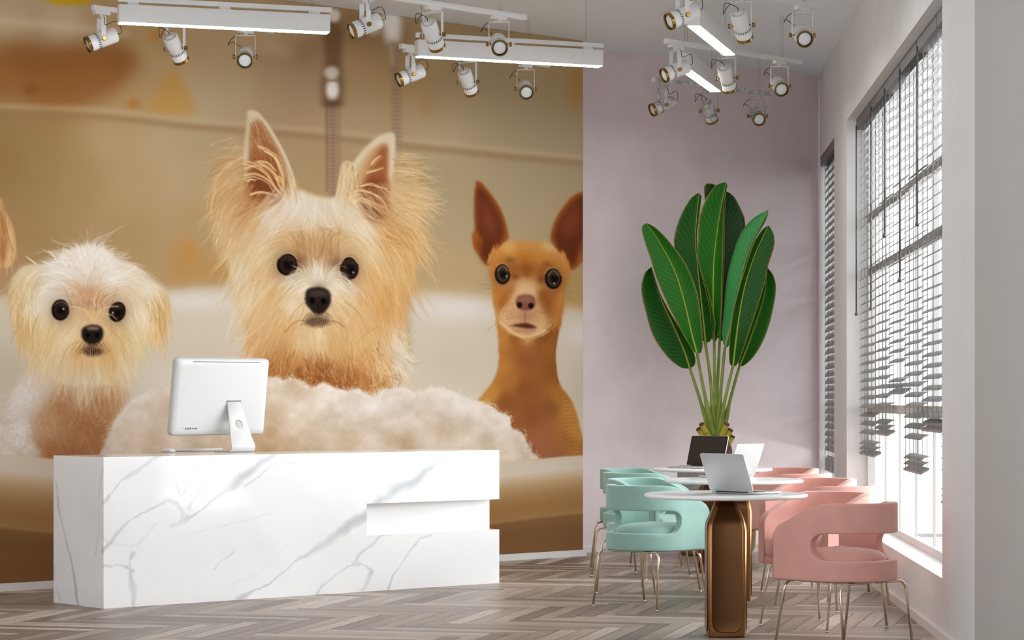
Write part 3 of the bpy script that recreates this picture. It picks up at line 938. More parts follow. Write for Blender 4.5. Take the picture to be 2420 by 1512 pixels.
LEAVES = [
 ([(172, 500), (230, 680), (290, 810), (340, 930), (366, 1012)], [(172, 498), (138, 530), (119, 610), (140, 720), (180, 850), (255, 960), (330, 1015), (366, 1012)],
  [(172, 498), (186, 545), (206, 610), (262, 722), (340, 850), (392, 945), (392, 1000), (366, 1012)], .02, 'd', .05, .02),
 ([(143, 275), (205, 360), (290, 520), (340, 680), (380, 850), (405, 942)], [(143, 275), (121, 300), (140, 380), (165, 450), (195, 550), (250, 680), (330, 835), (385, 925), (405, 942)],
  [(143, 275), (185, 292), (260, 365), (350, 490), (405, 630), (425, 760), (434, 880), (425, 935), (405, 942)], -.11, 'm', .05, .03),
 ([(415, 120), (397, 340), (408, 500), (428, 700), (448, 886)], [(415, 120), (370, 150), (312, 255), (286, 375), (318, 500), (370, 640), (410, 780), (430, 870), (448, 886)],
  [(415, 120), (428, 135), (405, 330), (412, 480), (455, 600), (487, 720), (498, 800), (478, 870), (448, 886)], .03, 'd', .05, .0),
 ([(552, 66), (518, 250), (492, 450), (486, 650), (492, 888)], [(552, 66), (500, 82), (445, 160), (415, 250), (408, 360), (405, 450), (432, 560), (470, 720), (480, 850), (492, 888)],
  [(552, 66), (560, 78), (541, 180), (537, 380), (532, 580), (527, 750), (518, 840), (492, 888)], .06, 'm', .055, -.02),
 ([(552, 112), (545, 250), (542, 420), (535, 600), (520, 880)], [(552, 112), (500, 80), (448, 72), (441, 130), (470, 300), (490, 600), (500, 800), (520, 880)],
  [(552, 112), (590, 135), (632, 210), (651, 280), (640, 420), (610, 560), (575, 740), (550, 850), (520, 880)], .20, 'k', .04, .0),
 ([(768, 206), (705, 330), (655, 450), (620, 600), (585, 760), (546, 913)], [(768, 206), (692, 250), (630, 322), (590, 425), (557, 560), (540, 720), (530, 840), (546, 913)],
  [(768, 206), (755, 262), (700, 360), (668, 470), (645, 600), (605, 780), (572, 890), (546, 913)], -.02, 'l', -.05, .02),
 ([(770, 286), (702, 430), (648, 600), (612, 800), (588, 1008)], [(770, 286), (735, 310), (690, 385), (655, 490), (618, 610), (585, 750), (570, 880), (570, 985), (588, 1008)],
  [(770, 286), (795, 330), (799, 390), (768, 490), (748, 585), (705, 725), (650, 890), (612, 990), (588, 1008)], -.10, 'd', .05, .03),
 ([(762, 500), (748, 640), (705, 780), (655, 920), (622, 1004)], [(762, 500), (750, 540), (735, 620), (695, 740), (645, 880), (615, 980), (622, 1004)],
  [(762, 500), (795, 545), (807, 620), (782, 760), (742, 875), (690, 960), (640, 1003), (622, 1004)], .03, 'm', .05, .02),
]
for a in LEAVES: leaf(*a)
PET = [([(366, 1008), (405, 1130), (440, 1240), (492, 1380)], .02), ([(405, 940), (430, 1080), (458, 1220), (494, 1385)], -.06), ([(446, 882), (470, 1050), (482, 1180), (498, 1390)], .03),
       ([(492, 884), (494, 1050), (498, 1180), (500, 1390)], .05), ([(520, 876), (512, 1040), (506, 1180), (502, 1390)], .12), ([(546, 910), (530, 1080), (518, 1220), (504, 1390)], -.01),
       ([(588, 1004), (555, 1140), (530, 1260), (508, 1390)], -.06), ([(622, 1000), (580, 1150), (548, 1280), (512, 1385)], .02)]
for pts, dy in PET:
    n = 22; q = resample(pts, n)
    b = MB()
    b.tube([lp(p[0], p[1], dy * (1 - (i / (n - 1)) ** 2)) for i, p in enumerate(q)], [.011 + .0035 * (i / (n - 1)) + (.020 * max(0, (i / (n - 1) - .5) / .5) ** .8 if i > n / 2 else 0) for i in range(n)], 10)
    b.build('leaf_stalk', M['petiole'], plant)
ST = [((428, 1300), (482, 1400), -.10), ((412, 1325), (470, 1415), -.07), ((556, 1300), (515, 1400), -.10), ((575, 1330), (525, 1420), -.07), ((585, 1362), (530, 1450), -.04), ((404, 1370), (465, 1440), -.02)]
for (x0, y0), (x1, y1), dy in ST:
    b = MB(); A, B_ = lp(x0, y0, dy), lp(x1, y1, dy * .4)
    b.tube([B_, A], [.030, .022], 8); o = b.build('cut_stalk', M['stub'], plant)
    e = MB(); d = (A - B_).normalized(); e.tube([A - d * .004, A + d * .008], [.0232, .020], 8); e.build('dry_end', M['stubend'], o)
# ------------------------------------------------------------------ noise and painting helpers (numpy)
def vnoise(x, y, seed=0):
    r = np.random.RandomState(seed); tab = r.rand(256, 256).astype(np.float32)
    xi = np.floor(x).astype(np.int64); yi = np.floor(y).astype(np.int64)
    fx = (x - xi).astype(np.float32); fy = (y - yi).astype(np.float32)
    fx = fx * fx * (3 - 2 * fx); fy = fy * fy * (3 - 2 * fy)
    g = lambda a, b_: tab[a & 255, b_ & 255]
    return (g(xi, yi) * (1 - fx) + g(xi + 1, yi) * fx) * (1 - fy) + (g(xi, yi + 1) * (1 - fx) + g(xi + 1, yi + 1) * fx) * fy
def fbm(x, y, o=4, seed=0):
    s = np.zeros_like(x, dtype=np.float32); a = .5; t = 0
    for k in range(o):
        s += a * vnoise(x * 2 ** k, y * 2 ** k, seed + k); t += a; a *= .5
    return s / t
def poly_dist(x, y, pts):
    d = np.full(x.shape, 1e9, np.float32); tt = np.zeros(x.shape, np.float32)
    n = len(pts) - 1
    for i in range(n):
        ax, ay = pts[i]; bx, by = pts[i + 1]; dx, dy = bx - ax, by - ay
        t = np.clip(((x - ax) * dx + (y - ay) * dy) / (dx * dx + dy * dy + 1e-12), 0, 1)
        q = np.hypot(x - ax - t * dx, y - ay - t * dy)
        m = q < d; d = np.where(m, q, d); tt = np.where(m, (i + t) / n, tt)
    return d, tt
S2L = np.vectorize(s2l)
def srgb_lin(a):
    a = np.clip(a, 0, 255) / 255.0
    return np.where(a <= .04045, a / 12.92, ((a + .055) / 1.055) ** 2.4)

# ------------------------------------------------------------------ reception desk
A = Vector((-2.335, 13.79, 0)); B = Vector((-.083, 15.72, 0))
DU = (B - A).normalized(); DL = (B - A).length; DB = Vector((-DU.y, DU.x, 0))      # along the front / to the back
DH, DD = .866, .565
desk = empty('reception_desk', A, math.atan2(DU.y, DU.x))
tag(desk, 'white veined marble reception desk with a recessed slot at its right end, before the mural', 'desk')
def desk_xz(px, py):
    """photo column/row on the desk front -> metres along and up"""
    k = (px - CX) / FPX
    t = (k * A.y - A.x) / (DU.x - k * DU.y); Y = A.y + t * DU.y
    return t, EYE - (py - CY) / FPX * Y
def Z7(x, y): return desk_xz(x / 1.7286, 1040 + y / 1.7286)
VEINS = [ # polyline in the crop, half width (m), strength, patch width
 ([(970, 655), (1040, 610), (1100, 585), (1150, 545), (1200, 505), (1250, 468), (1300, 435), (1355, 400), (1400, 365), (1450, 335), (1500, 295), (1560, 245), (1620, 200), (1660, 186), (1700, 168), (1735, 128), (1765, 110), (1790, 80), (1835, 50)], .0035, .42, .022),
 ([(418, 455), (470, 395), (520, 340), (560, 312), (600, 290), (650, 268), (690, 248), (722, 262), (740, 290), (745, 320), (715, 345), (702, 348)], .003, .42, .012),
 ([(745, 322), (800, 300), (850, 258), (905, 215), (950, 180), (1000, 140), (1060, 95), (1120, 60)], .003, .45, .02),
 ([(418, 255), (450, 215), (500, 165), (560, 128), (620, 85), (660, 60)], .003, .35, .012),
 ([(545, 462), (528, 500), (530, 560), (545, 630), (552, 690)], .003, .3, .014),
 ([(420, 515), (470, 512), (520, 525), (545, 545)], .002, .3, .008),
 ([(420, 395), (450, 420), (560, 430), (600, 390), (640, 345)], .002, .16, .006),
 ([(1275, 640), (1330, 588), (1365, 560), (1440, 506), (1480, 455), (1530, 410), (1590, 378)], .0025, .36, .008),
 ([(1440, 506), (1490, 508), (1525, 530), (1510, 570), (1470, 625)], .0025, .32, .012),
 ([(1585, 612), (1605, 560), (1640, 510), (1690, 440), (1715, 402), (1765, 385)], .0022, .34, .006),
 ([(720, 180), (742, 230), (760, 190), (800, 130), (840, 80), (860, 55)], .003, .35, .024),
 ([(770, 275), (800, 230), (830, 190), (870, 170)], .003, .3, .02),
 ([(1000, 185), (1060, 150), (1100, 110), (1160, 90), (1200, 100), (1260, 68), (1310, 55)], .0018, .25, .005),
 ([(870, 530), (890, 500), (930, 480), (960, 440)], .0015, .2, .004),
 ([(600, 360), (680, 400), (780, 380), (900, 360), (1000, 330), (1100, 300)], .0015, .12, .004),
 ([(1180, 420), (1130, 470), (1080, 520), (1010, 560), (950, 600)], .0015, .1, .004),
 ([(1900, 260), (1960, 215), (2010, 190)], .0012, .12, .003),
]
LVEINS = [([(.545, .70), (.50, .55), (.43, .40), (.37, .27), (.33, .14), (.27, -.02)], .0035, .5, .008), ([(.02, .80), (.06, .60), (.04, .45), (.10, .30)], .002, .2, .005), ([(.56, .20), (.52, .10), (.48, 0)], .002, .25, .005)]
def marble_paint(a, z):
    """a: metres along the front (negative: round the left end), z: height -> colour"""
    c = np.ones(a.shape + (3,), np.float32) * np.array([250, 249, 248], np.float32)
    wx = (fbm(a * 9, z * 9, 4, 3) - .5) * .045; wz = (fbm(a * 9 + 40, z * 9 + 7, 4, 9) - .5) * .045
    fx, fz = a + wx, z + wz
    hx = a + (fbm(a * 40, z * 40, 2, 33) - .5) * .012 + wx * .5; hz = z + (fbm(a * 40 + 9, z * 40, 2, 39) - .5) * .012 + wz * .5
    k = np.zeros(a.shape, np.float32)
    pn = fbm(a * 4 + 3, z * 4, 3, 21)
    for pts, w, st, pw in VEINS + [([(-x, z_) for x, z_ in p], w, s, q) for p, w, s, q in LVEINS]:
        P_ = [Z7(*p) for p in pts] if pts[0][0] > 100 else pts
        xs = [p[0] for p in P_]; zs_ = [p[1] for p in P_]
        bb = (a > min(xs) - .15) & (a < max(xs) + .15) & (z > min(zs_) - .15) & (z < max(zs_) + .15)
        if not bb.any(): continue
        d, t = poly_dist(hx[bb], hz[bb], P_)
        core = np.exp(-(d / w) ** 2) * st * 1.15 * (.45 + .55 * vnoise(t * 14, t * 0, 5))
        d2, t2 = poly_dist(fx[bb], fz[bb], P_)
        ww = pw * (.35 + 2.2 * np.clip(vnoise(t2 * 7 + pw * 100, t2 * 0, 8) - .25, 0, 1))
        patch = np.clip(1 - d2 / (ww + 1e-4), 0, 1) ** .7 * st * 1.05 * np.clip(pn[bb] * 1.9 - .25, 0.2, 1)
        k[bb] = np.maximum(k[bb], np.maximum(core, patch))
    k += np.clip(fbm(a * 2.2, z * 2.2 + a * 1.2, 4, 55) - .55, 0, 1) * .22
    vein = np.array([150, 152, 158], np.float32)
    return c * (1 - k[..., None]) + vein * k[..., None]

M['desk'] = vcol_mat('desk_marble', 'paint', rough=.09, spec=.3)
def marble_box(name, x0, x1, y0, y1, z0, z1, step=.0045, parent=desk, faces='LFRTBK'):
    vs, fs, cols, nrm = [], [], [], []
    def grid(f, nu, nv):
        b = len(vs)
        for i in range(nu + 1):
            for j in range(nv + 1):
                p, a, z = f(i / nu, j / nv); vs.append(p); cols.append((a, z))
        for i in range(nu):
            for j in range(nv):
                q = b + i * (nv + 1) + j; fs.append((q, q + nv + 1, q + nv + 2, q + 1))
    nx, nz, ny = max(2, int((x1 - x0) / step)), max(2, int((z1 - z0) / step)), max(2, int((y1 - y0) / (step * 2)))
    lx, ly, lz = x1 - x0, y1 - y0, z1 - z0
    grid(lambda u, v: ((x0 + u * lx, y0, z0 + v * lz), x0 + u * lx, z0 + v * lz), nx, nz)
    grid(lambda u, v: ((x0, y1 - u * ly, z0 + v * lz), -(y1 - u * ly) + x0, z0 + v * lz), ny, nz)
    grid(lambda u, v: ((x1, y0 + u * ly, z0 + v * lz), x1 + y0 + u * ly, z0 + v * lz), 12, 12)
    grid(lambda u, v: ((x0 + u * lx, y0 + v * ly, z1), x0 + u * lx + v * ly, z1 + .5 * v * ly), nx // 2, ny // 2)
    grid(lambda u, v: ((x0 + u * lx, y1 - v * ly, z0), x0 + u * lx, z0), 12, 12)
    grid(lambda u, v: ((x1 - u * lx, y1, z0 + v * lz), x1 - u * lx + 5, z0 + v * lz), 12, 12)
    me = bpy.data.meshes.new(name); me.from_pydata(vs, [], fs)
    c = np.array(cols, np.float32); col = srgb_lin(marble_paint(c[:, 0], c[:, 1]))
    at_ = me.color_attributes.new('paint', 'FLOAT_COLOR', 'POINT')
    at_.data.foreach_set('color', np.concatenate([col, np.ones((len(col), 1))], 1).astype(np.float32).ravel())
    me.materials.append(M['desk'])
    o = bpy.data.objects.new(name, me); COL.objects.link(o); o.parent = parent
    return o
gx = desk_xz(867, 1190)[0]; gz1 = desk_xz(867, 1190)[1]; gz0 = desk_xz(867, 1265)[1]
marble_box('front_block', 0, gx, 0, DD, 0, DH)
marble_box('upper_slab', gx, DL, 0, DD, gz1, DH)
marble_box('lower_block', gx, DL, 0, DD, 0, gz0)
M['core'] = mat('white_lacquer', rgb(240, 238, 237), .3)
cr_ = MB(); cr_.box2((gx, .085, gz0), (DL - .012, DD - .05, gz1)); cr_.build('recessed_panel', M['core'], desk)

# ------------------------------------------------------------------ computer, keyboard, mouse
def on_desk(px, py):
    Y = (EYE - DH) * FPX / (py - CY); return Vector(((px - CX) / FPX * Y, Y, DH))
def drl(p):                                     # world -> desk local
    d = p - A; return Vector((d.dot(DU), d.dot(DB), p.z))
cp = on_desk(563, 1068)
comp = empty('desktop_computer', (cp.x, cp.y, DH), math.atan2(DU.y, DU.x))
tag(comp, 'white all-in-one desktop computer seen from behind on the marble desk', 'computer')
W_, Hs, tilt = .70, .487, R(8.0)
MS = Matrix.Translation((-.095, .105, .106)) @ Matrix.Rotation(tilt, 4, 'X')      # y: thickness, back faces -y
MX = MS @ Matrix(((1, 0, 0, 0), (0, 0, 1, 0), (0, 1, 0, 0), (0, 0, 0, 1)))          # slab x,y -> screen x,z ; slab z -> y
def sslab(mb, out, y0, y1): slab(mb, out, y0, y1, MX)
off = Matrix.Translation((0, 0, Hs / 2))
def scr(mb, w, h, r, y0, y1, cx=0, cz=Hs / 2):
    slab(mb, [(x + cx, z + cz) for x, z in rrect(w, h, r, 8)], y0, y1, MX)
# rounded back shell: rings shrinking towards the back
rings = []
for ins, y in ((0, .020), (0, .0), (.002, -.012), (.007, -.019), (.016, -.0235), (.04, -.026)):
    rings.append([MX @ Vector((x, z + Hs / 2, y)) for x, z in rrect(W_ - 2 * ins, Hs - 2 * ins, max(.004, .026 - ins * .2), 8)])
hs = MB(); hs.rings(rings); ho = hs.build('housing', M['alu'], comp); smooth_by_angle(ho.data, 30)
bz = MB(); scr(bz, W_ - .008, Hs - .008, .02, .020, .0215); bz.build('bezel', M['bezel'], ho)
dp = MB(); scr(dp, W_ - .05, Hs - .12, .003, .0215, .022, 0, Hs / 2 + .03); dp.build('screen', M['screen'], ho)
sl_ = MB(); scr(sl_, .50, .0042, .002, -.0255, -.015, .02, Hs - .022); sl_.build('disc_slot', M['slot'], ho)
pt = MB()
for i, (dx, w__, h__) in enumerate([(0, .004, .004), (.012, .004, .004), (.026, .006, .014), (.038, .006, .014), (.050, .006, .014), (.062, .006, .014), (.076, .009, .006), (.088, .006, .010), (.104, .012, .009)]):
    scr(pt, w__, h__, min(w__, h__) * .3, -.0262, -.02, -W_ / 2 + .075 + dx, .047)
pt.build('ports', M['black'], ho)
# stand: a plate from the back of the screen down to the desk, bent into a foot under the screen
def stand_plate():
    import mathutils
    top_w, bot_w = .098, .175
    P0_ = MS @ Vector((0.095, -.026, .215)); P1_ = Vector((0, -.055, .026))
    ax = (P1_ - P0_); Ls = ax.length; ax.normalize(); sx = Vector((1, 0, 0)); nn = sx.cross(ax).normalized()
    outl = [(-top_w / 2, 0), (top_w / 2, 0)] ; out2 = [(bot_w / 2, Ls), (-bot_w / 2, Ls)]
    bm = bmesh.new()
    def ring(pts):
        v = [bm.verts.new(P0_ + sx * x + ax * y) for x, y in pts]
        return [bm.edges.new((v[i], v[(i + 1) % len(v)])) for i in range(len(v))], v
    side = [(bot_w / 2 - (bot_w - top_w) / 2 * (1 - t), Ls * t) for t in (0, .25, .5, .75, 1)]
    loop = [(-x, y) for x, y in side] + [(x, y) for x, y in reversed(side)]
    e1, _ = ring(loop)
    hole = [(.027 * math.cos(2 * math.pi * k / 28), Ls * .49 + .030 * math.sin(2 * math.pi * k / 28)) for k in range(28)]
    e2, _ = ring(hole)
    bmesh.ops.triangle_fill(bm, edges=e1 + e2, use_beauty=True)
    bmesh.ops.recalc_face_normals(bm, faces=bm.faces)
    # bend and foot
    prev = [bm.verts.new(P1_ + sx * s * bot_w / 2) for s in (-1, 1)]
    r = .020; path = []
    a0 = math.atan2(ax.z, ax.y)
    for k in range(1, 9):
        f = k / 8; ang = a0 * (1 - f) + 0 * f if False else None
    c0 = P1_; dirv = ax.copy()
    steps = 8; total = math.acos(max(-1, min(1, ax.dot(Vector((0, 1, 0))))))
    p = P1_.copy()
    for k in range(steps):
        th = total * (k + .5) / steps
        d_ = ax * math.cos(th) + (Vector((0, 1, 0)) - ax * ax.y).normalized() * math.sin(th)
        p = p + d_ * (.030 * total / steps); path.append(p.copy())
    zoff = path[-1].z
    end = path[-1] + Vector((0, .165, 0)); path.append(end)
    for q in path:
        cur = [bm.verts.new(q + sx * s * bot_w / 2) for s in (-1, 1)]
        bm.faces.new((prev[0], prev[1], cur[1], cur[0])); prev = cur
    bmesh.ops.remove_doubles(bm, verts=bm.verts, dist=1e-4)
    bmesh.ops.recalc_face_normals(bm, faces=bm.faces)
    zmin = min(v.co.z for v in bm.verts)
    me = bpy.data.meshes.new('stand'); bm.to_mesh(me); bm.free(); me.materials.append(M['alu'])
    o = bpy.data.objects.new('stand', me); COL.objects.link(o); o.parent = comp
    m_ = o.modifiers.new('s', 'SOLIDIFY'); m_.thickness = .008; m_.offset = 0; bake(o)
    bevel_bake(o, .0015, 2, 40)
    z_ = min(v.co.z for v in o.data.vertices)
    for v in o.data.vertices: v.co.z += max(-.02, min(.02, .0005 - z_)) if v.co.z < .05 else 0
    hg = MB(); hg.box(P0_ + Vector((0, .004, .002)), (.108, .012, .010)); hg.build('hinge_gap', M['slot'], o)
stand_plate()

kp = on_desk(452, 1067.5); kd = drl(kp)
kb = empty('keyboard', A + DU * (kd.x + .075) + DB * (kd.y + .10) + Vector((0, 0, DH)), math.atan2(DU.y, DU.x) + R(4))
tag(kb, 'thin white keyboard lying on the desk under the computer screen', 'keyboard')
Mk_ = Matrix.Rotation(R(-3.5), 4, 'X')
b = MB(); slab(b, rrect(.40, .125, .012), .006, .013, Mk_ @ Matrix.Translation((0, 0, 0))); b.build('base', M['alu'], kb, bevel=.0015)
b = MB(); b.tube([(-.19, -.054, .0085), (.19, -.054, .0085)], .0085, 12); b.build('battery_tube', M['alu'], kb)
b = MB()
for r_ in range(5):
    for c in range(14):
        b.box(Mk_ @ Vector((-.182 + c * .028, -.040 + r_ * .0225, .0145)), (.0235, .0185, .003), Mk_.to_3x3())
b.build('keys', M['key'], kb)
mp_ = on_desk(397, 1069)
ms = empty('computer_mouse', mp_, math.atan2(DU.y, DU.x) + R(5)); tag(ms, 'small white computer mouse on the marble desk left of the keyboard', 'mouse')
b = MB(); rings = []
for t, z in ((.90, .0022), (.97, .004), (1.0, .007), (.97, .013), (.85, .0195), (.6, .0245), (.3, .0268), (.05, .0275)):
    rings.append([(x * t, y * t, z) for x, y in [(.030 * math.copysign(abs(math.cos(q)) ** .7, math.cos(q)), .056 * math.copysign(abs(math.sin(q)) ** .7, math.sin(q))) for q in [2 * math.pi * k / 40 for k in range(40)]]])
b.rings(rings); b.build('shell', M['key'], ms)
b = MB(); b.lathe([(.025, 0), (.026, .003)], 32, sy=1.9); b.build('underside', M['silver'], ms)
# ------------------------------------------------------------------ the wall mural: a printed picture of dogs in a bathtub
# The picture is painted in its own flat coordinates (x to the right, y down) and printed on the wall.
ST = 1.5
GX0, GY0, GX1, GY1 = -420.0, -70.0, 1386.0, 1420.0
GW, GH = int((GX1 - GX0) / ST) + 1, int((GY1 - GY0) / ST) + 1
XX, YY = np.meshgrid((GX0 + ST * np.arange(GW)).astype(np.float32), (GY0 + ST * np.arange(GH)).astype(np.float32))
rs = np.random.RandomState(5)

def blur1(a, s):
    """three box passes with sigma s (in cells)"""
    if s < .4: return a
    w = max(1, int(round(math.sqrt(12 * s * s / 3 + 1)))) | 1
    h = w // 2
    for ax in (0, 1):
        for _ in range(3):
            p = np.pad(a, [(h + 1, h) if i == ax else (0, 0) for i in range(a.ndim)], mode='edge')
            c = np.cumsum(p, axis=ax, dtype=np.float64)
            n = a.shape[ax]
            i0 = np.arange(n); 
            a = ((np.take(c, i0 + w, ax) - np.take(c, i0, ax)) / w).astype(np.float32)
    return a
def ramp(x, y, pts, p=2.6, soft=18):
    num = np.zeros(x.shape + (3,), np.float32); den = np.zeros(x.shape, np.float32)
    for (px, py, r, g, b_) in pts:
        w_ = 1 / ((x - px) ** 2 + (y - py) ** 2 + soft * soft) ** (p / 2)
        den += w_
        for i, c in enumerate((r, g, b_)): num[..., i] += w_ * c
    return num / den[..., None]
def fieldv(x, y, pts, p=2.4):
    u = 0; v = 0; d = 0
    for (px, py, dx, dy) in pts:
        n_ = math.hypot(dx, dy); w_ = 1 / ((x - px) ** 2 + (y - py) ** 2 + 300) ** (p / 2)
        u = u + w_ * dx / n_; v = v + w_ * dy / n_; d = d + w_
    n_ = np.hypot(u, v) + 1e-9
    return u / n_, v / n_
def smooth_closed(pts, n=8):
    out = []; N = len(pts); P = [np.array(p, float) for p in pts]
    for i in range(N):
        p0, p1, p2, p3 = P[i - 1], P[i], P[(i + 1) % N], P[(i + 2) % N]
        for k in range(n):
            u = k / n
            out.append(.5 * (2 * p1 + (p2 - p0) * u + (2 * p0 - 5 * p1 + 4 * p2 - p3) * u * u + (3 * p1 - p0 - 3 * p2 + p3) * u ** 3))
    return out
def cells(x0, y0, x1, y1):
    i0 = max(0, int((x0 - GX0) / ST)); i1 = min(GW, int((x1 - GX0) / ST) + 2)
    j0 = max(0, int((y0 - GY0) / ST)); j1 = min(GH, int((y1 - GY0) / ST) + 2)
    return slice(j0, j1), slice(i0, i1)
def mask(pts, blur=1.0, sm=True):
    """(slices, alpha) of a filled outline, blur in picture units"""
    q = smooth_closed(pts) if sm else [np.array(p, float) for p in pts]
    m = blur * 3 + 4
    sy, sx = cells(min(p[0] for p in q) - m, min(p[1] for p in q) - m, max(p[0] for p in q) + m, max(p[1] for p in q) + m)
    x, y = XX[sy, sx], YY[sy, sx]
    ins = np.zeros(x.shape, bool)
    for i in range(len(q)):
        ax, ay = q[i]; bx, by = q[(i + 1) % len(q)]
        if ay == by: continue
        c = ((ay > y) != (by > y)) & (x < (bx - ax) * (y - ay) / (by - ay) + ax)
        ins ^= c
    return (sy, sx), blur1(ins.astype(np.float32), max(.5, blur / ST))
PIC = np.zeros((GH, GW, 3), np.float32)
def put(sl, a, col):
    c = np.array(col, np.float32) if not isinstance(col, np.ndarray) else col
    PIC[sl] = PIC[sl] * (1 - a[..., None]) + c * a[..., None]
def fill(pts, col, blur=1.0, k=1.0, sm=True):
    sl, a = mask(pts, blur, sm); put(sl, a * k, col); return sl, a
def ell(cx, cy, rx, ry, col, blur=1.5, k=1.0, rot=0):
    m = max(rx, ry) + blur * 3 + 3
    sl = cells(cx - m, cy - m, cx + m, cy + m); x, y = XX[sl] - cx, YY[sl] - cy
    c, s = math.cos(rot), math.sin(rot)
    d = np.hypot((x * c + y * s) / rx, (-x * s + y * c) / ry)
    e = blur / min(rx, ry)
    a = np.clip((1 + e - d) / (2 * e), 0, 1); a = a * a * (3 - 2 * a)
    put(sl, a * k, col)
def glow(cx, cy, rx, ry, col, k=1.0, rot=0):
    m = max(rx, ry) * 2.2
    sl = cells(cx - m, cy - m, cx + m, cy + m); x, y = XX[sl] - cx, YY[sl] - cy
    c, s = math.cos(rot), math.sin(rot)
    put(sl, np.exp(-(((x * c + y * s) / rx) ** 2 + ((-x * s + y * c) / ry) ** 2)) * k, col)
def line(pts, w, col, k=1.0, taper=True, w1=None):
    """a soft line of half width w, thinner to its end"""
    m = w * 2.5 + 3
    xs = [p[0] for p in pts]; ys = [p[1] for p in pts]
    sl = cells(min(xs) - m, min(ys) - m, max(xs) + m, max(ys) + m)
    x, y = XX[sl], YY[sl]
    if x.size == 0: return
    d, t = poly_dist(x, y, pts)
    ww = w * (np.sqrt(np.clip(1 - t, 0, 1)) * .85 + .15) if taper else w
    ww = np.maximum(ww, .75)
    put(sl, np.clip(1.25 - d / ww, 0, 1) * k * (np.minimum(1, w / .75)), col)
def curve(pts, n=5):
    P = [np.array(p, float) for p in pts]; out = []
    for i in range(len(P) - 1):
        p0, p1, p2, p3 = P[max(0, i - 1)], P[i], P[i + 1], P[min(len(P) - 1, i + 2)]
        for k in range(n):
            u = k / n
            out.append(tuple(.5 * (2 * p1 + (p2 - p0) * u + (2 * p0 - 5 * p1 + 4 * p2 - p3) * u * u + (3 * p1 - p0 - 3 * p2 + p3) * u ** 3)))
    out.append(tuple(P[-1])); return out
def fur(starts, field, length, width, light, k=.55, bend=.25, steps=6, colors=None, tint=None):
    """strokes that follow the lie of the coat, tinted from the coat colour under their root"""
    sx = starts[:, 0].copy(); sy = starts[:, 1].copy(); n = len(sx)
    ln = length * (.6 + .8 * rs.rand(n)); bd = bend * rs.randn(n)
    path = [(sx.copy(), sy.copy())]
    ang0 = .13 * rs.randn(n)
    for i in range(steps):
        u, v = fieldv(sx, sy, field)
        a = ang0 + bd * (i / steps)
        c, s = np.cos(a), np.sin(a)
        u, v = u * c - v * s, u * s + v * c
        sx = sx + u * ln / steps; sy = sy + v * ln / steps; path.append((sx.copy(), sy.copy()))
    li = rs.randn(n) * light
    if colors is not None: cc = colors(path[0][0], path[0][1])
    else:
        ii = np.clip(((path[0][0] - GX0) / ST).astype(int), 0, GW - 1); jj = np.clip(((path[0][1] - GY0) / ST).astype(int), 0, GH - 1)
        cc = PIC[jj, ii].copy()
    warm = np.array([1.0, .97, .86])
    for i in range(n):
        c = cc[i] + li[i] * (np.array([1., 1., 1.]) if li[i] > 0 else np.array([.8, 1.0, 1.15]))
        line([(p[0][i], p[1][i]) for p in path], width * (.6 + .8 * rs.rand()), np.clip(c, 10, 245), k * (.6 + .4 * rs.rand()))
def scatter(pts, n, inner=True):
    q = smooth_closed(pts, 6); x0 = min(p[0] for p in q); x1 = max(p[0] for p in q); y0 = min(p[1] for p in q); y1 = max(p[1] for p in q)
    X = rs.uniform(x0, x1, n * 4); Y = rs.uniform(y0, y1, n * 4); ins = np.zeros(n * 4, bool)
    for i in range(len(q)):
        ax, ay = q[i]; bx, by = q[(i + 1) % len(q)]
        if ay == by: continue
        ins ^= ((ay > Y) != (by > Y)) & (X < (bx - ax) * (Y - ay) / (by - ay) + ax)
    k = np.where(ins)[0][:n]
    return np.stack([X[k], Y[k]], 1)

# ---- backdrop
BG = [(-300, 100, 150, 112, 66), (20, 40, 196, 174, 136), (150, 60, 200, 180, 145), (280, 40, 190, 160, 115), (30, 160, 150, 105, 60), (150, 170, 144, 98, 55), (270, 150, 152, 108, 64),
      (330, 200, 172, 142, 98), (350, 110, 186, 155, 108), (430, 120, 184, 155, 112), (500, 130, 180, 154, 115), (560, 200, 178, 156, 118), (640, 200, 170, 142, 106), (700, 240, 166, 138, 104), (720, 120, 160, 130, 98),
      (480, 250, 178, 158, 122), (100, 240, 156, 120, 74), (60, 300, 152, 122, 80), (20, 380, 148, 116, 72), (100, 400, 154, 124, 80), (180, 420, 160, 130, 90), (260, 330, 172, 146, 106), (380, 330, 176, 154, 118), (330, 450, 172, 144, 104),
      (420, 420, 176, 152, 114), (470, 420, 174, 150, 112), (450, 520, 170, 142, 100), (300, 560, 166, 136, 94), (60, 560, 158, 126, 84), (20, 660, 166, 134, 96), (700, 380, 166, 140, 102), (730, 420, 165, 138, 98), (860, 160, 178, 148, 105), (880, 280, 170, 145, 108),
      (1000, 160, 178, 152, 108), (1050, 230, 172, 150, 114), (1150, 260, 170, 150, 116), (1300, 200, 172, 150, 112), (1300, 120, 180, 154, 110), (1250, 320, 166, 148, 116), (1050, 330, 176, 156, 120), (1340, 330, 164, 146, 114),
      (1050, 440, 166, 146, 112), (1100, 520, 166, 146, 112), (1240, 480, 164, 146, 114), (1240, 560, 164, 144, 108), (1080, 640, 172, 146, 106), (1040, 680, 176, 148, 108), (1360, 700, 168, 136, 86), (1370, 560, 160, 136, 100), (700, 60, 184, 155, 115), (640, 40, 190, 160, 118)]
PIC[:] = ramp(XX, YY, BG, 3.2, 40)
fill([(15, 120), (150, 108), (318, 122), (300, 185), (232, 232), (120, 262), (55, 222)], (143, 93, 50), 17, .85)
fill([(-440, 130), (-40, 118), (40, 140), (40, 220), (-100, 240), (-440, 240)], (150, 100, 56), 20, .8)
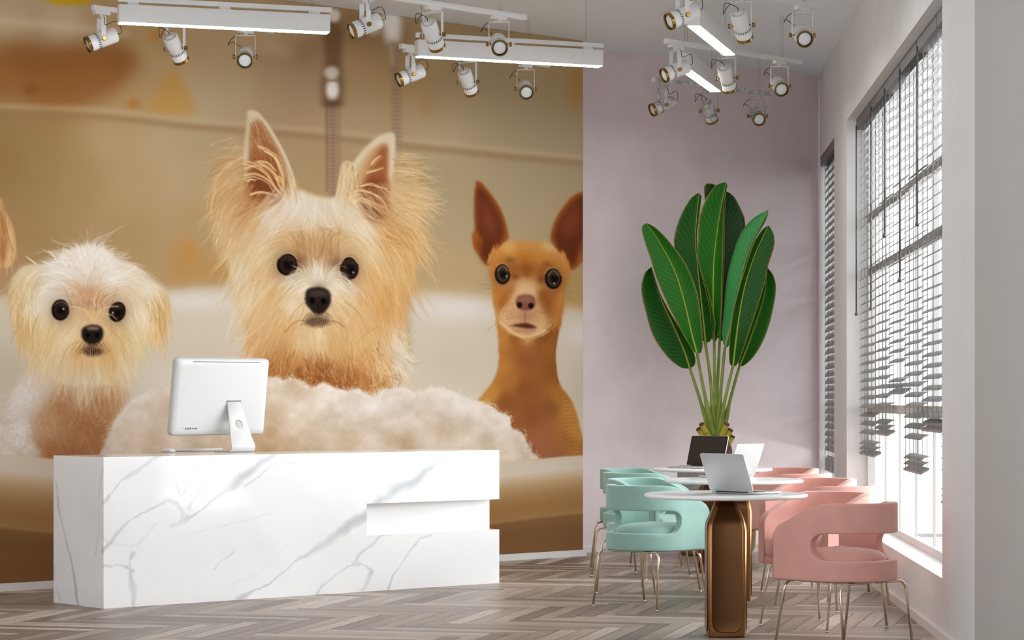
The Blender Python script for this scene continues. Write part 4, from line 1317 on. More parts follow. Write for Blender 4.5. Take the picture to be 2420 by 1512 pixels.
glow(72, 212, 18, 14, (128, 74, 40), .6)
fill([(110, -20), (215, -20), (212, 6), (170, 12), (118, 6)], (206, 166, 40), 3, .95)
fill([(-60, 38), (120, 50), (280, 70), (300, 86), (120, 66), (-60, 56)], (212, 194, 158), 7, .7)
fill([(350, 78), (372, 72), (384, 92), (360, 100)], (190, 140, 66), 6, .8)
fill([(352, 268), (365, 222), (400, 165), (424, 172), (432, 200), (450, 220), (458, 268), (400, 272)], (186, 138, 66), 8, .62)
glow(316, 246, 16, 14, (170, 115, 48), .8)
fill([(395, 668), (405, 580), (440, 560), (480, 590), (560, 600), (560, 668), (450, 676)], (174, 126, 66), 14, .5)
fill([(430, 575), (450, 565), (462, 600), (440, 630)], (188, 128, 54), 9, .4)
glow(1364, 205, 22, 55, (180, 134, 72), .75)
glow(960, 200, 60, 60, (176, 138, 84), .5)
glow(1010, 250, 24, 30, (172, 130, 84), .4)
glow(860, 100, 80, 60, (170, 134, 88), .5)
# tile joint, a broad soft line with a lighter lip
tj = curve([(-430, 240), (0, 265), (230, 275), (460, 300), (620, 312), (780, 326), (960, 345), (1200, 370), (1390, 388)], 6)
def softband(pts, w, col, k):
    xs = [p[0] for p in pts]; ys = [p[1] for p in pts]
    sl = cells(min(xs) - 3 * w, min(ys) - 3 * w, max(xs) + 3 * w, max(ys) + 3 * w)
    d, t = poly_dist(XX[sl], YY[sl], pts); put(sl, np.exp(-(d / w) ** 2) * k, col)
softband([(x, y - 14) for x, y in tj], 9, (190, 168, 132), .45)
softband(tj, 9, (148, 118, 82), .62)
# blurred tap and hoses
fill([(770, 40), (812, 40), (815, 90), (770, 110), (700, 150), (600, 130), (650, 110), (740, 90)], (150, 118, 86), 14, .55)
fill([(640, 95), (700, 118), (680, 140), (610, 120)], (190, 165, 132), 10, .6)
fill([(800, 30), (905, 30), (960, 60), (960, 130), (850, 120), (800, 90)], (142, 112, 80), 16, .6)
fill([(840, 110), (960, 110), (950, 170), (880, 160)], (168, 136, 98), 14, .5)
fill([(766, 60), (806, 60), (808, 160), (812, 200), (806, 250), (766, 250), (760, 200), (768, 150)], (118, 88, 62), 7, .8)
softband([(786, 250), (787, 330), (788, 460)], 12, (140, 112, 90), .85)
softband([(772, 252), (774, 450)], 4, (120, 92, 68), .45); softband([(800, 252), (802, 450)], 5, (150, 122, 88), .5)
for k in range(22): line([(777, 262 + k * 9), (786, 259 + k * 9), (797, 261 + k * 9)], 1.6, (170, 145, 124), .4, False)
ell(790, 37, 14, 15, (226, 216, 200), 7); ell(784, 172, 17, 15, (226, 214, 196), 8, .9); ell(786, 211, 15, 25, (236, 228, 214), 8)
ell(786, 190, 19, 3, (150, 124, 94), 3, .7); glow(786, 244, 22, 9, (96, 72, 50), .75)
fill([(906, 30), (944, 30), (948, 80), (940, 104), (918, 104), (908, 80)], (236, 230, 218), 6)
fill([(870, 70), (895, 64), (898, 78), (876, 84)], (214, 200, 178), 5, .8)
softband([(930, 108), (934, 160), (937, 240), (938, 360)], 13, (156, 130, 104), .8)
softband([(925, 112), (928, 150)], 6, (196, 176, 150), .5)
for k in range(20): line([(926, 214 + k * 10), (936, 212 + k * 10), (949, 214 + k * 10)], 1.7, (128, 102, 78), .38, False)
# ---- bathtub
fill([(-440, 715), (0, 702), (60, 694), (390, 690), (460, 682), (560, 680), (700, 684), (960, 690), (1080, 700), (1180, 712), (1290, 728), (1400, 765), (1400, 1110), (700, 1140), (-440, 1110)],
     ramp(*[q[cells(-440 - 46, 680 - 46, 1400 + 46, 1140 + 46)] for q in (XX, YY)], [(0, 720, 188, 170, 140), (60, 800, 190, 172, 146), (30, 900, 182, 166, 140), (420, 720, 204, 192, 174), (430, 800, 196, 182, 158), (400, 860, 192, 176, 150), (520, 720, 206, 194, 176),
      (560, 820, 192, 178, 152), (980, 740, 200, 190, 174), (1000, 820, 192, 178, 154), (1080, 760, 202, 194, 182), (1080, 860, 190, 174, 148), (1100, 720, 196, 186, 170), (1370, 800, 200, 190, 172), (1360, 900, 190, 174, 148), (300, 950, 186, 168, 146)], 3, 40) if False else (194, 180, 156), 9)
for (cx, cy, rx, ry, c, k) in [(460, 712, 130, 26, (208, 197, 182), .8), (1080, 730, 110, 32, (208, 198, 186), .85), (1375, 790, 40, 30, (206, 196, 182), .8), (20, 730, 80, 30, (196, 180, 152), .6), (1060, 860, 120, 60, (188, 172, 146), .6),
                              (480, 840, 90, 50, (188, 172, 148), .5), (20, 880, 60, 80, (176, 160, 132), .6), (1370, 920, 40, 60, (186, 170, 144), .6), (420, 900, 60, 40, (204, 192, 176), .5)]:
    glow(cx, cy, rx, ry, c, k)
softband([(966, 690), (968, 760), (966, 830)], 9, (168, 150, 122), .5)

def SM(t): return t * t * (3 - 2 * t)
# ---- dog in the middle: cream, big pricked ears
Z2 = lambda x, y: (460 + x / 4.172, 240 + y / 4.172)
Z3 = lambda x, y: (460 + x / 3.779, 560 + y / 3.779)
HEAD2 = [(528, 470), (545, 430), (575, 420), (620, 452), (655, 440), (702, 446), (745, 462), (790, 466), (830, 440), (880, 430), (950, 440), (985, 470), (994, 540), (986, 620), (968, 700), (952, 770), (930, 830), (920, 900), (880, 920), (830, 925), (780, 925), (700, 905), (640, 885), (590, 830), (585, 780), (560, 720), (545, 640), (530, 560)]
C2 = [(740, 500, 214, 201, 176), (700, 480, 216, 204, 183), (790, 485, 212, 198, 172), (740, 545, 206, 184, 146), (740, 578, 184, 146, 98), (715, 590, 170, 128, 80), (690, 565, 200, 166, 120), (800, 572, 204, 172, 126), (770, 600, 166, 124, 78),
      (750, 618, 164, 122, 80), (745, 650, 206, 190, 162), (752, 668, 212, 200, 178), (700, 660, 210, 194, 166), (800, 668, 212, 196, 166), (630, 640, 200, 166, 116), (620, 670, 204, 176, 132), (590, 700, 206, 186, 150), (640, 745, 200, 166, 116), (680, 760, 196, 152, 96), (690, 720, 210, 190, 156), (700, 690, 206, 178, 136),
      (880, 655, 204, 160, 104), (865, 700, 196, 152, 100), (840, 760, 202, 164, 112), (905, 720, 194, 146, 86), (930, 700, 196, 152, 96), (950, 640, 202, 166, 114), (820, 700, 208, 180, 136), (800, 730, 204, 170, 122), (860, 800, 200, 162, 108),
      (750, 790, 208, 182, 138), (760, 812, 200, 166, 116), (720, 815, 202, 172, 126), (800, 815, 196, 156, 104), (700, 850, 174, 120, 68), (760, 868, 138, 86, 44), (850, 850, 186, 138, 84), (900, 860, 200, 164, 116), (880, 905, 164, 114, 66), (800, 905, 132, 80, 42), (780, 925, 156, 104, 60),
      (940, 815, 206, 186, 154), (600, 820, 194, 152, 102), (680, 890, 146, 94, 50), (640, 868, 160, 108, 60), (700, 888, 140, 88, 46), (760, 895, 134, 82, 42), (830, 888, 150, 98, 54), (720, 862, 150, 98, 54), (560, 560, 202, 172, 128), (540, 490, 196, 162, 116), (520, 450, 192, 154, 104), (570, 650, 206, 186, 150), (595, 520, 196, 156, 106), (600, 480, 180, 130, 82), (640, 520, 214, 198, 168),
      (950, 480, 204, 172, 122), (985, 480, 206, 178, 132), (920, 560, 194, 150, 94), (960, 560, 200, 160, 108), (970, 640, 196, 156, 104), (860, 540, 216, 200, 168), (880, 500, 170, 122, 76), (830, 500, 210, 192, 158), (620, 600, 210, 186, 144), (870, 600, 210, 182, 136), (650, 690, 196, 158, 106)]
D2 = [(740, 480, 0, 1), (690, 500, -.5, .8), (800, 500, .5, .8), (640, 500, -.85, .55), (860, 520, .75, .65), (600, 560, -.6, .8), (560, 620, -.3, .95), (530, 500, -.6, .8), (515, 440, -.75, .6), (540, 560, -.4, .9), (900, 580, .5, .85), (950, 520, .8, .6), (985, 470, .9, .3), (980, 560, .6, .8), (950, 660, .2, 1), (920, 720, .0, 1),
      (740, 580, 0, -1), (700, 585, -.3, -1), (790, 585, .3, -1), (750, 640, 0, -1), (690, 680, -.8, .5), (815, 685, .8, .5), (640, 740, -.45, .9), (880, 740, .3, .95), (690, 750, -.5, .85), (815, 755, .5, .85), (750, 810, 0, 1), (700, 830, -.2, 1), (810, 830, .2, 1), (760, 890, .1, 1), (680, 880, -.4, .9), (890, 870, .4, .9), (600, 720, -.4, .9), (590, 800, -.5, .8), (630, 650, -.6, .8), (880, 650, .5, .85), (935, 810, .3, .95)]
fill(HEAD2, (190, 150, 100), 5)
# side locks outside the ears
LOCKL = [Z2(*p) for p in [(500, 430), (440, 440), (400, 380), (370, 350), (380, 420), (430, 520), (330, 520), (240, 570), (300, 640), (200, 740), (170, 830), (190, 900), (140, 1090), (210, 1180), (210, 1360), (290, 1420), (420, 1400), (600, 1200), (560, 900), (500, 700)]]
LOCKR = [Z2(*p) for p in [(1960, 500), (2050, 500), (2130, 580), (2190, 700), (2210, 820), (2290, 860), (2250, 960), (2300, 1030), (2230, 1120), (2180, 1180), (2250, 1300), (2230, 1440), (2000, 1440), (1850, 1250), (1900, 1000), (1930, 700)]]
colf2 = lambda x, y: ramp(x, y, C2, 3.2, 12)
for q in (LOCKL, LOCKR):
    sl, a = mask(q, 6); put(sl, a * .75, colf2(XX[sl], YY[sl]))
sl, a = mask(HEAD2, 4); put(sl, a, colf2(XX[sl], YY[sl]))
# ears
EL = [Z2(*p) for p in [(528, 96), (580, 95), (640, 130), (720, 212), (775, 300), (830, 400), (880, 500), (925, 600), (965, 700), (1010, 830), (960, 920), (800, 1000), (640, 1000), (540, 900), (495, 700), (488, 560), (505, 350), (522, 180)]]
fill(EL, (206, 182, 142), 2.2)
fill([Z2(*p) for p in [(555, 200), (610, 180), (680, 240), (760, 370), (830, 500), (890, 680), (905, 860), (830, 980), (690, 1015), (590, 985), (530, 900), (515, 760), (525, 620), (540, 420)]], (148, 92, 54), 7)
fill([Z2(*p) for p in [(560, 240), (640, 240), (700, 330), (720, 450), (600, 480), (545, 430)]], (176, 128, 88), 9, .8)
fill([Z2(*p) for p in [(530, 760), (640, 700), (760, 800), (820, 930), (700, 1005), (590, 980), (535, 900)]], (116, 62, 34), 8, .8)
fill([Z2(*p) for p in [(528, 96), (580, 95), (640, 130), (660, 170), (600, 180), (560, 200), (535, 330), (520, 560), (488, 560), (505, 350), (522, 180)]], (214, 196, 166), 3, .85)
line(curve([Z2(*p) for p in [(545, 105), (600, 108), (660, 160), (740, 270), (830, 420), (900, 560), (960, 720)]]), 4.5, (216, 198, 168), .8, False)
ER = [Z2(*p) for p in [(1967, 320), (1900, 312), (1810, 352), (1720, 430), (1640, 510), (1570, 600), (1500, 580), (1440, 640), (1410, 820), (1400, 940), (1500, 1000), (1660, 1080), (1800, 1160), (1920, 1080), (1960, 900), (1955, 700), (1978, 480)]]
fill(ER, (208, 184, 142), 2.2)
fill([Z2(*p) for p in [(1800, 470), (1880, 420), (1915, 440), (1918, 620), (1912, 820), (1915, 1060), (1840, 1160), (1740, 1130), (1650, 1060), (1625, 900), (1660, 780), (1700, 640)]], (154, 92, 54), 6)
fill([Z2(*p) for p in [(1690, 760), (1800, 760), (1890, 800), (1905, 1060), (1830, 1150), (1720, 1100), (1640, 980)]], (120, 62, 36), 8, .75)
fill([Z2(*p) for p in [(1690, 560), (1760, 480), (1800, 500), (1740, 640), (1680, 760), (1600, 860), (1560, 800)]], (190, 146, 98), 8, .8)
fill([Z2(*p) for p in [(1900, 316), (1965, 322), (1978, 480), (1955, 700), (1925, 760), (1915, 440), (1860, 400), (1720, 480), (1590, 640), (1575, 600), (1700, 440), (1810, 350)]], (216, 200, 170), 3, .85)
# fine hair in and around the ears
fe = [(590, 300, .25, 1), (640, 330, .5, .9), (620, 420, .3, 1), (690, 420, .3, 1), (900, 380, -.3, 1), (880, 420, -.7, .7), (860, 460, -.8, .6)]
fur(scatter([Z2(*p) for p in [(550, 150), (640, 170), (780, 380), (860, 560), (760, 560), (560, 540)]], 260), [(600, 300, .35, 1), (650, 360, .5, .9)], 26, 1.2, 26, .5, .1)
for pts in [[(640, 440), (720, 480), (800, 560), (850, 700), (880, 800)], [(490, 590), (600, 620), (720, 720), (800, 850), (880, 940)], [(620, 600), (720, 640), (800, 720), (850, 830), (900, 900)], [(490, 740), (600, 730), (720, 790), (800, 880), (850, 920)], [(560, 910), (640, 890), (740, 900), (830, 930)],
            [(800, 740), (870, 800), (920, 900)], [(640, 580), (730, 600), (800, 680)], [(500, 780), (540, 760), (600, 760)], [(700, 480), (800, 540), (850, 640), (880, 760)], [(510, 660), (560, 640), (610, 640)]]:
    for q in range(4):
        o = rs.randn(2) * 9
        line(curve([Z2(x + o[0] + rs.randn() * 6, y + o[1] + rs.randn() * 6) for x, y in pts], 6), 1.9, (226, 196, 146) if q % 2 else (206, 164, 106), .85)
for pts in [[(1500, 930), (1600, 880), (1720, 890), (1820, 950), (1890, 1030), (1920, 1140)], [(1640, 960), (1740, 1000), (1820, 1080), (1870, 1160)], [(1560, 1000), (1650, 960), (1760, 1000), (1900, 1060)], [(1650, 830), (1740, 810), (1830, 840), (1900, 860)], [(1700, 700), (1780, 690), (1860, 660)], [(1740, 620), (1790, 570), (1840, 540)],
            [(1680, 980), (1720, 1010), (1740, 1080), (1760, 1150)], [(1480, 1000), (1560, 920), (1660, 900)], [(1700, 1100), (1780, 1150), (1880, 1170)], [(1690, 1160), (1730, 1260), (1830, 1320), (1960, 1370), (2060, 1370), (2130, 1420)]]:
    for q in range(4):
        o = rs.randn(2) * 9
        line(curve([Z2(x + o[0] + rs.randn() * 6, y + o[1] + rs.randn() * 6) for x, y in pts], 6), 1.8, (228, 200, 152) if q % 2 else (198, 152, 92), .85)
fill([Z2(*p) for p in [(1640, 1040), (1700, 1010), (1840, 1080), (1900, 1100), (1830, 1170), (1740, 1160)]], (66, 36, 22), 5, .45)
fur(scatter([Z2(*p) for p in [(1420, 640), (1540, 580), (1620, 700), (1560, 900), (1440, 940)]], 90), [(815, 400, -.15, 1), (830, 440, -.2, 1)], 34, 1.5, 22, .6, .1)
fur(scatter([Z2(*p) for p in [(880, 560), (960, 720), (1020, 840), (940, 920), (860, 760)]], 90), [(690, 400, .2, 1), (690, 440, .1, 1)], 34, 1.5, 22, .6, .1)
# locks
fl_ = [(580, 380, -.8, .3), (540, 370, -.9, .2), (530, 420, -.75, .7), (505, 470, -.4, .9), (560, 450, -.8, .6), (540, 520, -.5, .9), (580, 500, -.8, .6), (520, 560, -.2, 1)]
fur(scatter(LOCKL, 420), fl_, 52, 1.6, 22, .6, .45, 7, colors=colf2)
fr_ = [(940, 370, .9, -.2), (975, 400, .95, .1), (990, 450, .95, .15), (950, 440, .9, -.1), (940, 490, .9, .2), (985, 520, .7, .6), (990, 570, .4, .9), (930, 540, .8, .5)]
fur(scatter(LOCKR, 420), fr_, 50, 1.6, 22, .6, .4, 7, colors=colf2)
# face and ruff coat
fur(scatter(HEAD2, 620), D2, 80, 3.8, 15, .45, .3, 9, colors=colf2)
fur(scatter(HEAD2, 2200), D2, 50, 1.5, 12, .45, .22, colors=colf2)
fur(scatter(HEAD2, 1100), D2, 44, 1.0, 18, .42, .25, colors=colf2)
RUFF2 = [(590, 800), (640, 830), (700, 832), (760, 850), (830, 840), (900, 800), (950, 790), (962, 860), (940, 915), (880, 935), (780, 930), (690, 900), (620, 870)]
fur(scatter(RUFF2, 420), [(600, 830, -.6, .7), (700, 870, -.1, 1), (780, 890, .2, 1), (880, 880, .3, .9), (950, 850, .6, .7), (940, 900, .4, .8)], 40, 1.5, 26, .6, 1.3, 8, colors=colf2)
WH = [(940, 780), (975, 790), (962, 820), (970, 850), (950, 900), (925, 860)]
fur(scatter(WH, 60), [(950, 830, .6, .6)], 30, 1.8, 10, .5, 1.0, 7, colors=lambda x, y: np.tile(np.array([212., 196, 166]), (len(x), 1)))
# eyes, nose, mouth
def eye(cx, cy, rx, ry, ring=(24, 16, 13), iris=(46, 31, 22), pup=(16, 11, 10), rot=0, hl=(150, 132, 118), hx=.3, hy=.1):
    glow(cx, cy + 2, rx * 1.35, ry * 1.3, (92, 58, 34), .55)
    ell(cx, cy, rx, ry, ring, 1.6, 1, rot); ell(cx + rx * .06, cy - ry * .02, rx * .80, ry * .80, iris, 3.0, 1, rot); ell(cx + rx * .1, cy, rx * .44, ry * .46, pup, 4, .95, rot)
    glow(cx + rx * .2, cy - ry * .42, rx * .36, ry * .22, (84, 64, 50), .45)
    line([(cx + rx * .8 * math.cos(q), cy + ry * .8 * math.sin(q)) for q in np.linspace(-2.7, -.4, 9)], .9, (104, 84, 68), .45, False)
    ell(cx + rx * hx, cy + ry * hy, 2.0, 2.0, hl, 1.2, .9)
for k in range(46):   # darker hair between and above the eyes
    a = rs.uniform(690, 815); line(curve([(a, rs.uniform(585, 640)), (a + rs.randn() * 5, 570 + rs.randn() * 8), (a + (a - 750) * .2 + rs.randn() * 8, 552 + rs.randn() * 12)]), 1.3, (150, 102, 60) if k % 2 else (206, 170, 118), .32)
glow(712, 618, 12, 16, (100, 62, 38), .55); glow(792, 620, 14, 14, (104, 66, 42), .5)
eye(679, 625, 24.5, 26, rot=.1, hx=2, hl=(120, 90, 60)); eye(826, 634, 22, 27, hx=.42, hy=.35, hl=(190, 176, 164), rot=-.1)
line(curve([(660, 610), (672, 600), (690, 600), (702, 612)]), 1.5, (196, 160, 112), .7, False); line(curve([(806, 624), (815, 609), (832, 607), (846, 622)]), 1.6, (206, 172, 126), .8, False)
line(curve([(665, 648), (678, 654), (694, 646), (702, 636)]), 1.4, (176, 140, 100), .7, False)
fur(scatter([(700, 640), (800, 640), (830, 680), (755, 690), (690, 672)], 170), D2, 30, 1.3, 10, .6, .3, colors=lambda x, y: np.tile(np.array([216., 204, 182]), (len(x), 1)))
glow(755, 676, 18, 12, (140, 112, 88), .6)
fill([Z3(*p) for p in [(1000, 480), (1060, 450), (1150, 452), (1205, 490), (1220, 560), (1195, 630), (1140, 690), (1085, 695), (1030, 640), (990, 580)]], (38, 29, 25), 2.2)
fill([Z3(*p) for p in [(1040, 492), (1110, 480), (1180, 494), (1200, 530), (1120, 520), (1030, 525)]], (92, 78, 66), 5, .75)
ell(*Z3(1052, 566), 6, 7.5, (10, 7, 6), 1.8); ell(*Z3(1152, 572), 6, 7.5, (10, 7, 6), 1.8)
line([Z3(1105, 600), Z3(1108, 690)], 1.4, (18, 13, 11), .7, False)
fill([Z3(*p) for p in [(985, 760), (1030, 720), (1100, 705), (1170, 725), (1200, 760), (1150, 790), (1050, 795)]], (62, 44, 34), 4, .8)
for k in range(34):
    t = k / 33; x = 1010 + 180 * t; e = 1 - abs(t - .5) * 1.2; line(curve([Z3(x, 672 + rs.rand() * 30), Z3(x + (t - .5) * 70, 715 + rs.rand() * 20), Z3(x + (t - .5) * 130, 745 + 60 * e + rs.rand() * 20)]), 1.0, (52, 34, 22) if k % 2 else (196, 154, 106), .6)
line(curve([Z3(*p) for p in [(810, 850), (870, 780), (930, 748), (1000, 740)]]), 1.6, (130, 84, 46), .7); line(curve([Z3(*p) for p in [(1330, 800), (1290, 765), (1240, 750), (1190, 745)]]), 1.6, (120, 76, 42), .7)
for pts in [[(880, 430), (820, 490), (740, 590), (690, 660)], [(1640, 800), (1540, 860), (1440, 960)], [(1340, 580), (1430, 640), (1500, 740), (1550, 860)], [(980, 590), (900, 650), (840, 740)], [(1650, 80), (1720, 200), (1780, 340)], [(1700, 0), (1850, 40), (1960, 140), (1990, 250)], [(980, 620), (960, 690), (935, 745)]]:
    line(curve([Z3(*p) for p in pts]), 1.5, (170, 126, 66), .6)

# ---- small white dog on the left
Z1 = lambda x, y: (x / 2.2913, 440 + y / 2.2913)
HEAD1 = [Z1(*p) for p in [(58, 600), (70, 500), (130, 432), (230, 422), (300, 395), (340, 370), (400, 335), (480, 318), (560, 335), (640, 395), (740, 435), (800, 498), (880, 545), (915, 610), (905, 720), (885, 800), (800, 850), (745, 945), (700, 1040), (620, 1070), (480, 1085), (400, 1085), (290, 1050), (190, 960), (140, 885), (105, 815), (80, 720)]]
BODY1 = [Z1(*p) for p in [(220, 940), (130, 1020), (70, 1120), (40, 1220), (90, 1320), (70, 1500), (540, 1500), (570, 1380), (640, 1240), (690, 1140), (710, 1040), (480, 980)]]
C1 = [(215, 610, 222, 212, 197), (215, 650, 214, 198, 174), (215, 585, 218, 208, 194), (150, 640, 222, 212, 196), (80, 650, 208, 188, 148), (45, 690, 200, 172, 126), (55, 770, 198, 162, 108), (100, 720, 214, 200, 170), (110, 790, 206, 176, 124), (160, 800, 214, 192, 150), (212, 700, 186, 142, 104), (215, 745, 200, 166, 120),
      (185, 835, 198, 152, 96), (250, 830, 198, 154, 100), (190, 862, 206, 180, 136), (255, 866, 202, 172, 124), (290, 800, 202, 170, 120), (330, 740, 216, 198, 166), (370, 720, 196, 162, 110), (380, 780, 196, 158, 104), (345, 670, 214, 200, 174), (262, 650, 220, 210, 192), (320, 810, 206, 184, 142), (225, 890, 208, 188, 152), (140, 860, 208, 186, 146), (180, 900, 206, 186, 154), (130, 690, 216, 206, 186), (300, 700, 208, 186, 150), (300, 860, 204, 184, 148)]
CB1 = [(150, 960, 170, 122, 82), (200, 1000, 158, 108, 70), (110, 1000, 178, 140, 100), (60, 940, 208, 198, 184), (45, 1000, 200, 188, 172), (235, 960, 164, 116, 80), (265, 930, 176, 134, 94), (120, 1070, 158, 106, 66), (300, 900, 200, 180, 156), (200, 940, 184, 146, 108), (90, 910, 206, 190, 166), (240, 1040, 154, 106, 70), (180, 1080, 156, 104, 66), (30, 1060, 190, 172, 150)]
D1_ = [(215, 590, .5, -.4), (200, 610, -.6, -.3), (160, 600, -1, -.1), (270, 605, 1, -.05), (120, 640, -.9, .1), (60, 660, -.6, .8), (40, 740, -.05, 1), (70, 790, .1, 1), (100, 740, -.3, 1), (330, 660, .8, .5), (380, 720, .3, .95), (370, 780, 0, 1), (320, 740, .3, .95), (215, 660, 0, -1), (170, 680, -.7, -.3), (260, 680, .7, -.3), (170, 780, -.5, .85), (270, 780, .45, .9), (140, 840, -.3, .95), (300, 840, .2, 1), (215, 880, 0, 1), (180, 820, -.3, .95), (255, 825, .4, .95), (215, 735, 0, -1)]
colf1 = lambda x, y: ramp(x, y, C1, 3.2, 10); colb1 = lambda x, y: ramp(x, y, CB1, 3.0, 14)
sl, a = mask(BODY1, 7); put(sl, a, colb1(XX[sl], YY[sl]))
db1 = [(60, 950, -.4, .9), (150, 960, -.1, 1), (230, 950, .2, 1), (270, 960, .3, .9), (150, 1050, .1, 1)]
fur(scatter(BODY1, 520), db1, 46, 2.2, 11, .45, 1.6, 8, colors=colb1)
for k in range(40):
    x, y = rs.uniform(60, 260), rs.uniform(930, 1060); a0 = rs.uniform(0, 6.3); r_ = rs.uniform(8, 20)
    line([(x + r_ * math.cos(a0 + q * .5) * (1 - q * .05), y + r_ * math.sin(a0 + q * .5)) for q in range(6)], 1.3, (206, 164, 118), .35)
sl, a = mask(HEAD1, 3.5); put(sl, a, colf1(XX[sl], YY[sl]))
fur(scatter(HEAD1, 420), D1_, 60, 3.6, 12, .44, .3, 9, colors=colf1)
fur(scatter(HEAD1, 1300), D1_, 40, 1.6, 10, .45, .22, colors=colf1)
fur(scatter(HEAD1, 650), D1_, 36, 1.0, 16, .42, .25, colors=colf1)
TUFT = [Z1(*p) for p in [(330, 400), (400, 345), (480, 325), (560, 345), (630, 400), (560, 470), (420, 470)]]
fur(scatter(TUFT, 160), [(165, 600, -.5, -.8), (215, 585, 0, -1), (265, 600, .5, -.85)], 17, 2.6, 8, .6, .7, colors=lambda x, y: np.tile(np.array([224., 212, 192]), (len(x), 1)))
for pts in [((265, 350), (310, 400)), ((140, 378), (195, 420)), ((225, 405), (290, 430)), ((320, 362), (345, 395)), ((740, 430), (690, 470)), ((560, 345), (545, 400)), ((470, 305), (500, 360)), ((640, 395), (590, 430)), ((575, 350), (560, 390))]:
    line([Z1(*pts[1]), Z1(*pts[0])], 2.6, (226, 216, 200), .9)
EARL1 = [Z1(*p) for p in [(65, 560), (110, 450), (200, 450), (230, 520), (190, 640), (140, 800), (110, 820), (75, 700)]]
EARR1 = [Z1(*p) for p in [(770, 520), (860, 550), (910, 620), (905, 740), (880, 810), (820, 800), (800, 680)]]
for q, dd in ((EARL1, [(50, 660, -.35, .9), (60, 760, 0, 1), (95, 650, -.5, .8)]), (EARR1, [(360, 690, .5, .85), (380, 760, .1, 1)])):
    fur(scatter(q, 200), dd, 48, 1.5, 20, .55, .2, colors=colf1)
glow(*Z1(480, 640), 24, 10, (150, 104, 74), .4)
for k in range(30):
    t = rs.uniform(0, 1); x = 380 + 220 * t; line(curve([Z1(x, 660 + rs.randn() * 12), Z1(x - 10 + rs.randn() * 14, 620 + rs.randn() * 10), Z1(x + (t - .5) * 90, 570 + rs.randn() * 12)]), 1.2, (150, 106, 66) if k % 2 else (216, 192, 152), .5)
eye(*Z1(328, 670), 21, 25, iris=(46, 28, 20), hx=.35, hy=-.1, hl=(220, 215, 210)); eye(*Z1(636, 680), 19.5, 24, rot=.3, iris=(42, 26, 20), hx=-.55, hy=.1, hl=(225, 220, 214))
line(curve([Z1(*p) for p in [(300, 640), (330, 625), (365, 640), (380, 680)]]), 1.2, (150, 120, 96), .6, False)
line(curve([Z1(*p) for p in [(380, 650), (440, 660), (490, 700), (508, 745)]]), 1.5, (226, 186, 130), .8, False); line(curve([Z1(*p) for p in [(640, 650), (580, 655), (530, 690), (512, 745)]]), 1.7, (220, 184, 132), .8, False)
line(curve([Z1(*p) for p in [(575, 690), (610, 700), (635, 725)]]), 2.2, (206, 180, 146), .7)
fill([Z1(*p) for p in [(445, 775), (480, 752), (530, 752), (557, 775), (558, 815), (535, 850), (500, 868), (468, 850), (443, 815)]], (34, 25, 21), 2)
fill([Z1(*p) for p in [(470, 765), (500, 758), (535, 764), (530, 778), (480, 778)]], (150, 124, 100), 2.5, .75)
ell(*Z1(476, 806), 5, 5.5, (8, 6, 5), 1.6); ell(*Z1(528, 806), 5, 5.5, (8, 6, 5), 1.6)
fill([Z1(*p) for p in [(445, 890), (470, 870), (505, 866), (545, 880), (560, 900), (520, 915), (480, 915)]], (52, 34, 24), 3, .9)
for k in range(32):
    t = k / 31; x = 445 + 110 * t; e = 1 - abs(t - .5) * 1.1; line(curve([Z1(x, 842 + rs.rand() * 16), Z1(x + (t - .5) * 46, 874 + rs.rand() * 10), Z1(x + (t - .5) * 80, 885 + 28 * e + rs.rand() * 10)]), 1.0, (48, 30, 20) if k % 2 else (200, 158, 106), .7)
for pts in [[(210, 690), (175, 800), (190, 930)], [(440, 840), (370, 870), (315, 1000)], [(560, 830), (610, 900), (620, 1000)], [(600, 780), (660, 840), (680, 960)], [(430, 830), (400, 880), (380, 910)]]:
    line(curve([Z1(*p) for p in pts]), 1.5, (176, 126, 60), .65)
# another fluffy dog at the very left, of which mostly one ear shows
HEAD0 = [(-225, 420), (-170, 380), (-110, 370), (-60, 392), (-20, 440), (-12, 520), (-24, 620), (-50, 720), (-80, 800), (-60, 1000), (-250, 1010), (-240, 800), (-250, 640), (-240, 520)]
C0 = [(-120, 420, 214, 200, 174), (-120, 560, 206, 180, 138), (-40, 560, 200, 164, 114), (-210, 560, 200, 164, 114), (-120, 700, 198, 158, 108), (-130, 880, 184, 138, 90), (-130, 960, 196, 176, 146)]
colf0 = lambda x, y: ramp(x, y, C0, 3, 20)
sl, a = mask(HEAD0, 4); put(sl, a, colf0(XX[sl], YY[sl]))
fur(scatter(HEAD0, 700), [(-120, 430, 0, 1), (-40, 560, .15, 1), (-210, 560, -.3, 1), (-120, 640, 0, 1), (-130, 900, 0, 1)], 44, 1.7, 14, .5, .3, colors=colf0)
eye(-165, 545, 19, 22); eye(-80, 545, 19, 22); fill([(-146, 612), (-122, 600), (-98, 612), (-104, 640), (-122, 652), (-140, 640)], (36, 27, 23), 3)
fill([(-30, 470), (2, 470), (14, 500), (30, 535), (38, 580), (34, 615), (18, 632), (-10, 630), (-40, 600)], (204, 162, 112), 2)
fill([(2, 478), (12, 505), (16, 560), (8, 620), (-4, 600)], (150, 100, 58), 4, .7)
fur(scatter([(-20, 480), (4, 480), (30, 540), (34, 600), (10, 622), (-20, 600)], 90), [(5, 520, .25, 1), (20, 590, 0, 1)], 50, 1.8, 20, .55, .15)

